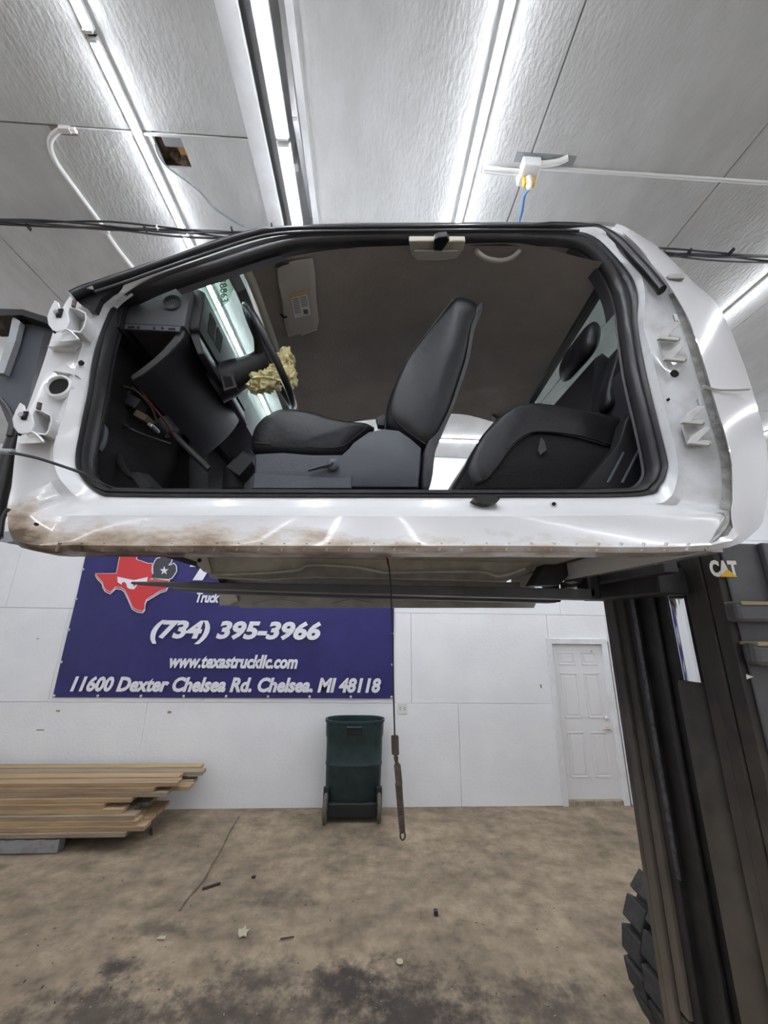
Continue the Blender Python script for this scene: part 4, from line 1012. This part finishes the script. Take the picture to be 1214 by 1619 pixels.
# hinges of the rear access door: two V-shaped ears on a base
def rear_hinge(dx, dy):
    Y = 1.065
    h = lambda pts, off=0: [P(x+dx, y+dy, Y+off) for x, y in pts]
    b = MB().prism(h([(1041, 536), (1074, 537), (1086, 563), (1082, 568), (1050, 568)], .030), (0, .008, 0)).build('rear_door_hinge', 'bracket_grey', cab)
    for ox, oy in ((0, 0), (10, 33)):
        ear = [(1041+ox, 535+oy), (1046+ox, 523+oy), (1056+ox, 516+oy), (1067+ox, 508+oy), (1074+ox, 508+oy), (1076+ox, 512+oy), (1070+ox, 517+oy), (1060+ox, 527+oy), (1056+ox, 532+oy), (1074+ox, 534+oy), (1073+ox, 538+oy)]
        m = MB().prism(h(ear, -.004), (0, .012, 0)); bevel(m.build('hinge_ear', 'bracket_grey', b), .002)
        MB().tube(h([(1043+ox, 534+oy), (1058+ox, 534+oy), (1073+ox, 535.5+oy)], .012), .010, 8).build('ear_root', 'bracket_grey', b, 60)
    MB().tube(h([(1070, 509), (1066, 498)], 0), .006, 8).build('hinge_pin', 'metal_bare', b, 50)
rear_hinge(0, 0); rear_hinge(38, 133)
# holes with rolled rims
def hole(x, y, r, rim, key, asp=1.0):
    c = S(x, y, key)
    if rim: MB().lathe([(r*1.45, .002), (r*1.32, -.010), (r*1.1, -.012), (r, -.006), (r*.96, .004)], c, 'Y', 28, asp).build('hole_rim', 'cab_skin', cab, 50)
    MB().lathe([(r, -.004), (r, .002)], c, 'Y', 28, asp).build('access_hole', 'hole_black', cab)
hole(95, 612.5, .030, True, .040, 1.05); hole(129, 574, .008, False, .040); hole(1066, 591, .014, False, .042); hole(1056, 632, .005, False, .046); hole(58, 829, .0045, False, -.008); hole(875, 797, .006, False, .045)
MB().lathe([(.012, .0), (.012, -.004), (.009, -.005)], S(875, 797, .05), 'Y', 16).build('sill_plug', 'cab_white', cab, 50)
# raised stamping ridges on the front pillar
for pts in (((83, 586), (104, 575), (122, 594), (108, 590)), ((74, 547), (90, 549), (118, 552), (128, 545)), ):
    q = [S(x, y, .034) for x, y in pts]; MB().prism(q, (0, .03, 0)).build('pillar_stamping', 'cab_white', cab)
# striker in the sill
q = [S(x, y, .02) for x, y in ((748, 788), (760, 784), (780, 784), (791, 788), (786, 794), (776, 797), (764, 797), (756, 794))]
MB().prism(q, (0, .05, 0)).build('latch_striker', 'strip_black', cab)
# vent slot in the roof quarter
q = [S(x, y, -.006) for x, y in ((1056, 433), (1080, 433), (1084, 437), (1082, 440), (1058, 440), (1054, 437))]
MB().prism(q, (0, .012, 0)).build('roof_slot', 'seam_dirt', cab)
# spot-weld ribs along the pinch flange
for i in range(30):
    x = 90+i*35.5
    if x > 1110: break
    a = S(x, 871, -.001); b = S(x+5, 858, -.007)
    MB().tube([a, b], .0045, 6).build('flange_rib', 'rocker_white', cab, 60)
# crushed dirty front corner of the rocker
q = [S(x, y, .004) for x, y in ((16, 822), (30, 812), (50, 818), (62, 838), (80, 860), (92, 871), (40, 868), (22, 852))]
pass
# rear panel gap below the jamb
tube_px('panel_gap', [(1148, 812), (1149, 826), (1140, 842), (1124, 858), (1113, 869)], 1.062, .006, 'seam_dirt', cab)

# ---- underside
und = MB(); und.box((-.96, 1.13, CZ+.30), (1.04, 2*YC-1.12, CZ+.32)); und.build('floor_pan', 'primer_under', cab)
def plank_px(name, pts, Y, d, mat, par=cab): return MB().prism([P(x, y, Y) for x, y in pts], (0, d, 0)).build(name, mat, par)
ya = 1.95
plank_px('floor_crossrail', [(310, 875), (330, 905), (350, 908), (470, 902), (484, 894), (500, 893), (590, 898), (612, 904), (760, 902), (790, 908), (815, 905), (850, 885), (850, 868), (310, 868)], ya, .02, 'primer_tan')
plank_px('floor_sidemember', [(312, 872), (332, 913), (420, 916), (500, 912), (600, 914), (700, 916), (800, 919), (838, 905), (870, 868), (312, 868)], 2.10, .05, 'primer_tan')
plank_px('mount_bracket', [(308, 874), (326, 874), (334, 906), (322, 904), (312, 894)], 1.90, .02, 'primer_tan')
MB().lathe([(.010, -.002), (.010, .002)], P(315, 886, 1.898), 'Y', 12).build('bracket_hole', 'hole_black', cab)
MB().tube(spline([P(x, y, 1.93) for x, y in ((340, 908), (410, 906), (470, 901), (490, 893), (560, 896), (610, 905), (660, 904), (760, 904), (790, 911), (830, 899))], 4), .008, 8).build('pan_lip', 'primer_tan', cab, 60)
yq = 2.66
rk = plank_px('inner_rocker', [(347, 925), (347, 955), (356, 958), (376, 958), (380, 961), (844, 961), (847, 955), (845, 920)], yq, .03, 'primer_under')
for (xc, w) in ((440, 40), (557, 32), (724, 48)):
    for s in (-1, 1):
        MB().tube([P(xc-w, 947+s*7.5, yq), P(xc+w, 947-s*7.5, yq)], .008, 6, .6).build('pressed_bead', 'primer_under', rk, 60)
for (xa, xb) in ((488, 506), (612, 638)):
    plank_px('rocker_tab', [(xa, 934), (xb, 934), (xb, 950), (xa+2, 951)], yq-.012, .012, 'primer_tan', rk)
    MB().lathe([(.010, -.002), (.010, .002)], P((xa+xb)/2, 943, yq-.013), 'Y', 10).build('tab_hole', 'hole_black', rk)
plank_px('rocker_end', [(346, 932), (372, 934), (376, 950), (362, 956), (347, 957)], yq-.03, .03, 'primer_tan', rk)
MB().prism([P(x, y, 1.7) for x, y in ((612, 873), (650, 873), (640, 880), (616, 879))], (0, .1, 0)).build('drain_cover', 'primer_tan', cab)

# ---- what is left of the front end, ahead of the pillar
sp_ = [(28, 512), (60, 513), (76, 508), (86, 527), (76, 560), (62, 596), (52, 626), (36, 668), (26, 690), (12, 668), (0, 640), (-14, 600), (4, 580), (16, 545)]
plank_px('splash_shield', sp_, 1.18, .02, 'shield_grey')
plank_px('splash_flange', [(70, 525), (85, 528), (60, 600), (48, 634), (30, 688), (46, 624)], 1.165, .02, 'strip_black')
plank_px('fender_rail', [(-40, 487), (36, 489), (80, 503), (80, 513), (34, 498), (-40, 500)], 1.14, .10, 'strip_black')
plank_px('fender_brace', [(20, 500), (32, 508), (24, 540), (6, 590), (-6, 590), (14, 530)], 1.15, .02, 'galv')
MB().tube([P(-30, 520, 1.18), P(2, 500, 1.18), P(14, 512, 1.19)], .03, 10).build('headlamp_bucket', 'galv', cab, 60)
MB().tube(spline([P(x, y, 1.16) for x, y in ((30, 680), (22, 700), (12, 730), (4, 765), (-4, 800), (-10, 850))], 4), .022, 10).build('inner_fender_tube', 'strip_black', cab, 60)
MB().tube(spline([P(x, y, 1.14) for x, y in ((0, 632), (14, 650), (20, 668), (16, 690))], 4), .010, 8).build('hose', 'rubber_black', cab, 60)
MB().tube(spline([P(x, y, 1.10) for x, y in ((14, 804), (4, 820), (0, 840), (-6, 860))], 4), .006, 8).build('loose_wire', 'cable_black', cab, 60)
plank_px('front_mount_bracket', [(-20, 842), (14, 840), (22, 856), (10, 858), (-20, 852)], 1.4, .06, 'galv')
rod = spline([P(-40, 700, 1.02), P(0, 712, 1.01), P(50, 722, 1.0), P(90, 734, 1.0), P(140, 752, 1.03), P(168, 768, 1.12), P(190, 774, 1.2)], 4)
MB().tube(rod, .0042, 8).build('hood_release_cable', 'cable_black', cab, 60)
MB().lathe([(.009, -.03), (.009, .03)], P(4, 714, 1.01), 'X', 8).build('cable_end', 'galv', cab, 50)

# ================================================================== yellow rag through the steering wheel
rag = MB()
def crumple(c, rx, ry, rz, seed, n=30, m_=20):
    rings = []
    for i in range(m_+1):
        th = math.pi*i/m_; q = []
        for j in range(n):
            ph = 2*math.pi*j/n; d = Vector((math.sin(th)*math.cos(ph), math.sin(th)*math.sin(ph), math.cos(th)))
            f = 1+.7*abs(mnoise.noise(d*1.5+Vector((seed, 0, 0))))-.8*abs(mnoise.noise(d*2.6+Vector((0, seed, 3))))
            q.append(Vector(c)+Vector((d.x*rx, d.y*ry, d.z*rz))*f)
        rings.append(q)
    rag.loft(rings)
crumple(P(452, 570, YW+.03), .040, .06, .055, 3.1); crumple(P(460, 596, YW+.02), .026, .05, .055, 5.7); crumple(P(422, 602, YW-.06), .062, .06, .042, 9.3); crumple(P(440, 585, YW), .06, .03, .03, 1.3); crumple(P(405, 612, YW-.05), .035, .04, .025, 7.7)
tag(rag.build('shop_rag', 'rag_yellow', smooth=40), 'crumpled yellow cloth rag stuffed through the steering wheel', 'rag')

# ================================================================== parking brake cable hanging under the cab
hc = thing('hanging_brake_cable', 'rusty brake cable with a ribbed rubber boot hanging below the cab', 'cable', P(636, 1325, 1.85))
YB = 1.85
cpts = spline([P(x, y, YB) for x, y in ((611, 880), (616, 905), (619, 960), (621, 1030), (622, 1090), (624, 1164))], 5)
MB().tube(cpts, .0035, 8).build('wire', 'cable_black', hc, 60)
MB().tube([P(611, 878, YB), P(614, 893, YB)], .005, 8).build('red_sleeve', 'wire_red', hc, 60)
a, b = P(624, 1163, YB), P(625, 1193, YB); dv = (b-a)
bevel(MB().obox((a+b)/2, (.016, 0, .0), (0, .01, 0), dv/2).build('equalizer_block', 'rust', hc), .004)
MB().tube([P(625, 1190, YB), P(626, 1198, YB), P(627, 1208, YB)], [.006, .010, .006], 8).build('adjuster_nut', 'rust', hc, 50)
MB().tube([P(627, 1206, YB), P(628, 1210, YB), P(631, 1240, YB)], [.008, .0145, .0145], 12).build('cable_sleeve', 'rust', hc, 50)
a, b = P(630, 1238, YB), P(636, 1316, YB); pts = []; rs = []
for i in range(49): pts.append(a.lerp(b, i/48)); rs.append((.0165 if i % 2 else .0115)*(1-.18*i/48))
MB().tube(pts, rs, 12).build('ribbed_boot', 'rust', hc, 20)
e0 = P(636.5, 1321, YB); rings = []
for i in range(16):
    t = 2*math.pi*i/16; e_ = Vector((math.cos(t)*.010, 0, math.sin(t)*.015)); rings.append([e0+e_+e_.normalized()*(.004*math.cos(w))+Vector((0, .004*math.sin(w), 0)) for w in [2*math.pi*q_/6 for q_ in range(6)]])
MB().loft(rings+[rings[0]], caps=(False, False)).build('cable_eye', 'rust', hc, 60)

# ================================================================== forklift
fk = thing('forklift', 'black and grey forklift with raised forks carrying the white truck cab', 'forklift', (1.9, 1.9, 0))
XM = 1.465; ZT = CZ+.30
def fork(yc, zt_):
    m = MB(); rings = []
    x_tip, x_heel = -1.19*yc/2.0 if yc < 2.1 else -1.19, 1.20
    for t, th, w in ((0, .012, .05), (.03, .018, .075), (.12, .030, .11), (.4, .042, .12), (.75, .05, .12), (1, .055, .12)):
        x = x_tip+(x_heel-x_tip)*t
        rings.append([(x, yc-w/2, zt_-th), (x, yc+w/2, zt_-th), (x, yc+w/2, zt_), (x, yc-w/2, zt_)])
    m.loft(rings)
    f_ = m.build('fork', 'fork_grey', fk)
    bevel(f_, .004)
    bevel(MB().box((1.17, yc-.06, zt_-.05), (1.235, yc+.06, zt_+.24)).build('fork_shank', 'steel_black', f_), .01)
    return f_
fork(2.00, CZ+.168); fork(2.42, CZ+.168)
# carriage bars and brackets between the shanks and the mast
for z in (CZ+.20, ): bevel(MB().box((1.235, 1.50, z), (1.30, 2.36, z+.10)).build('carriage_bar', 'steel_black', fk), .006)
MB().prism([P(x, y, 2.0) for x, y in ((842, 925), (884, 925), (905, 903), (935, 896), (1005, 872), (1005, 862), (900, 866), (868, 880))], (0, .10, 0)).build('carriage_gusset', 'steel_black', fk)
MB().prism([P(x, y, 1.98) for x, y in ((903, 905), (907, 918), (918, 921), (934, 912), (940, 898))], (0, .10, 0)).build('fork_lock', 'steel_black', fk)
MB().prism([P(x, y, 1.95) for x, y in ((905, 900), (1000, 868), (1004, 862), (930, 880))], (0, .02, 0)).build('carriage_plate', 'primer_under', fk)
bevel(MB().box((1.30, 1.62, CZ+.12), (1.44, 2.24, CZ+.24)).build('carriage_frame', 'steel_black', fk), .01)
# mast rails: far side
zb = .10
def rail(name, x0, x1, y0, y1, z0, z1, mat): return bevel(MB().box((x0, y0, z0), (x1, y1, z1)).build(name, mat, fk), .006)
rail('outer_mast_rail', XM, XM+.16, 2.262, 2.30, zb, ZT-.0, 'rail_brown')
rail('outer_rail_flange', XM-.004, XM+.02, 2.20, 2.258, zb, ZT+.03, 'rail_dusty')
rail('inner_mast_rail', XM+.012, XM+.14, 2.14, 2.195, zb+.55, ZT+.05, 'rail_dusty')
rail('rail_web', XM+.03, XM+.15, 2.085, 2.14, zb+.3, ZT+.05, 'steel_black')
rail('wear_strip', XM+.02, XM+.034, 2.062, 2.088, CZ-1.15, ZT+.05, 'rail_worn')
rail('mast_back_plate', XM+.06, XM+.09, 1.88, 2.10, zb+.3, ZT+.06, 'steel_black')
rail('far_chain', XM+.035, XM+.055, 1.935, 1.965, zb+.5, ZT+.06, 'steel_black')
# near side
rail('outer_mast_rail', XM, XM+.05, 1.50, 1.565, zb, ZT+.02, 'rail_brown')
rail('outer_rail_flange', XM-.003, XM+.04, 1.572, 1.625, zb, ZT+.02, 'rail_brown')
rail('inner_mast_rail', XM+.008, XM+.12, 1.632, 1.69, zb+.2, ZT+.04, 'rail_dusty')
# painted side of the mast facing the wall-less side, with its marks
sp2 = rail('mast_side_plate', XM+.03, XM+.52, 1.488, 1.50, zb, ZT+.03, 'fork_grey')
rail('side_plate_step', XM+.19, XM+.52, 1.462, 1.488, CZ+.075, ZT+.03, 'fork_grey')
pc = P(1158, 965, 1.45); bevel(MB().box((pc.x, 1.43, pc.z-.045), (pc.x+.5, 1.49, pc.z+.03)).build('side_cleat', 'fork_grey', fk), .015)
pc = P(1190, 1032, 1.44); bevel(MB().box((pc.x, 1.43, pc.z-.05), (pc.x+.4, 1.49, pc.z+.035)).build('side_cleat', 'fork_grey', fk), .02)
for (x, y) in ((1170, 952), (1196, 1016)):
    pc = P(x, y, 1.44); bevel(MB().box((pc.x-.01, 1.425, pc.z-.012), (pc.x+.3, 1.5, pc.z+.003)).build('tan_sling', 'sling_tan', fk), .003)
lc = P(1125, 912, 1.486); rc = P(1169, 912, 1.486); tc_ = P(1147, 886, 1.486)
cat = text_on('maker_mark', 'CAT', (lc.x, 1.486, lc.z), (1, 0, 0), (0, 0, 1), rc.x-lc.x, tc_.z-lc.z, 'cat_white', fk, 0, .05, lift=0)
q = [P(x, y, 1.4835) for x, y in ((1139, 912), (1166, 912), (1150, 900))]; q = [Vector((p.x, 1.4835, p.z)) for p in q]
MB().prism(q, (0, .002, 0)).build('maker_triangle', 'cat_yellow', fk)
for tri in (((1180, 1066), (1191, 1070), (1181, 1074)),):
    MB().prism([P(x, y, 1.486) for x, y in tri], (0, .002, 0)).build('reflector_mark', 'cat_white', fk)
# lift cylinder
cxy = None
ct0 = PX(1092, 960, XM+.075)
xcyl = XM+.085; ycyl = 1.80
zjoin = CZ+ray(1082, 1077).z*ycyl
MB().lathe([(.060, zjoin-.1), (.060, ZT+.05)], (xcyl, ycyl, 0), 'Z', 32).build('cylinder_rod', 'chrome', fk, 50)
MB().lathe([(.072, .62), (.084, .66), (.084, zjoin-.02), (.076, zjoin), (.060, zjoin)], (xcyl, ycyl, 0), 'Z', 32).build('lift_cylinder', 'barrel_brown', fk, 50)
MB().lathe([(.09, .55), (.10, .58), (.10, .66), (.086, .68)], (xcyl, ycyl, 0), 'Z', 32).build('cylinder_foot', 'rail_dusty', fk, 50)
for dz in (.20, .42, .70): MB().box((xcyl-.02, 1.69, zjoin+dz*.8-.02), (xcyl+.03, 1.80, zjoin+dz*.8+.02)).build('rod_clamp', 'steel_black', fk)
# chain behind the rod, links as one strand
ch = MB()
for i in range(70):
    z = .7+i*.028; ch.box((XM+.10, 1.712, z), (XM+.115, 1.724, z+.022))
ch.build('lift_chain', 'steel_black', fk)
MB().tube([(XM+.13, 1.735, .6), (XM+.13, 1.735, ZT+.05)], .008, 8).build('hydraulic_hose', 'rubber_black', fk, 60)
# lower cross member, chassis and drive wheel
bevel(MB().box((XM+.02, 1.50, .50), (XM+.12, 2.28, .62)).build('mast_crossmember', 'rail_dusty', fk), .01)
bevel(MB().box((XM+.10, 1.56, .20), (XM+.16, 2.24, .95)).build('mast_base_plate', 'steel_black', fk), .01)
bevel(MB().box((2.0, 1.35, .35), (3.6, 2.35, 1.25)).build('chassis', 'fork_grey', fk), .04)
bevel(MB().box((2.7, 1.3, .25), (4.0, 2.4, 1.5)).build('counterweight', 'fork_grey', fk), .08)
def wheel(yc):
    R_ = .52; wx_, wz_ = 2.07, .52
    t_ = MB().lathe([(R_*.55, -.15), (R_*.86, -.165), (R_*.93, -.15), (R_*.95, -.08), (R_*.955, .08), (R_*.93, .15), (R_*.86, .165), (R_*.55, .15)], (wx_, yc, wz_), 'Y', 48).build('drive_tire', 'tire', fk, 40)
    MB().lathe([(.10, -.12), (.27, -.10), (.29, -.13), (.29, .13), (.27, .10), (.10, .12)], (wx_, yc, wz_), 'Y', 32).build('rim', 'fork_grey', t_, 40)
    n = 22
    for i in range(n):
        for s in (-1, 1):
            a = 2*math.pi*(i+(.5 if s > 0 else 0))/n; er = Vector((math.cos(a), 0, math.sin(a))); et = Vector((-math.sin(a), 0, math.cos(a)))
            c = Vector((wx_, yc+s*.082, wz_))+er*(R_*.965)
            bevel(MB().obox(c, er*.030, (0, .080, 0), et*.058).build('tread_lug', 'tire', t_), .010, 2)
wheel(2.55); wheel(1.15)

# ================================================================== litter on the floor
def bit(name, x, y, pts, h, mat, label, cat):
    c = fp(x, y); m = MB().prism([c+Vector((a, b, .001)) for a, b in pts], (0, 0, h)); tag(m.build(name, mat), label, cat)
bit('dry_leaf', 384, 1476, ((-.03, -.02), (-.01, -.05), (.01, -.03), (.035, -.04), (.03, 0), (.045, .03), (.015, .025), (0, .07), (-.015, .03), (-.045, .035)), .008, 'leaf', 'pale dry leaf lying on the floor', 'leaf')
bit('wood_chip', 255, 1484, ((-.03, -.01), (.03, -.015), (.025, .02), (-.02, .015)), .006, 'leaf', 'pale flake of debris beside the dark oil stain', 'debris')
bit('wood_stick', 334, 1402, ((-.07, -.03), (-.06, -.045), (.07, .03), (.06, .045)), .012, 'bark', 'dark splinter of wood by the floor crack', 'stick')
bit('wood_stick', 240, 1316, ((-.05, .06), (-.04, .07), (.04, -.06), (.03, -.07)), .015, 'bark', 'dark stick poking out by the end of the lumber stack', 'stick')
bit('hex_nut', 689, 1446, ((-.016, -.016), (.016, -.016), (.016, .016), (-.016, .016)), .03, 'cable_black', 'small black nut lying on the bare floor', 'nut')
bit('wood_splinter', 454, 1484, ((-.05, -.012), (.05, .006), (.05, .014), (-.05, -.002)), .006, 'bark', 'thin brown splinter near the dry leaf', 'stick')
wsh = fp(632, 1521); tag(MB().lathe([(.006, 0), (.024, 0), (.024, .004), (.006, .004)], wsh+Vector((0, 0, .001)), 'Z', 18).build('steel_washer', 'leaf'), 'small pale washer at the edge of the big oil stain', 'washer')
bit('black_pebble', 401, 1387, ((-.018, -.01), (.015, -.012), (.018, .01), (-.012, .012)), .01, 'cable_black', 'small black lump on the floor past the crack', 'debris')

rnd = random.Random(11)
for mat_, nm, cnt in (('leaf', 'floor_grit', 120), ('bark', 'dark_floor_grit', 110)):
    m = MB()
    for _ in range(cnt):
        x = rnd.uniform(130, 960) if rnd.random() < .8 else rnd.uniform(0, 130); y = (1300 if x > 300 else 1370)+(310 if x > 300 else 240)*rnd.random()**.7
        c = fp(x, y); r_ = rnd.uniform(.002, .006)*(.6 if mat_ == 'leaf' else 1); a = rnd.uniform(0, 6.28); st = rnd.uniform(1, 3)
        ux, uy = Vector((math.cos(a), math.sin(a), 0))*r_*st, Vector((-math.sin(a), math.cos(a), 0))*r_
        m.add([c-ux, c-uy, c+ux, c+uy, c+Vector((0, 0, r_*.9))], [(0, 1, 4), (1, 2, 4), (2, 3, 4), (3, 0, 4), (3, 2, 1, 0)])
    tag(m.build(nm, mat_), 'scattered pale crumbs of grit over the floor' if mat_ == 'leaf' else 'scattered dark crumbs and splinters over the floor', 'debris', kind='stuff')
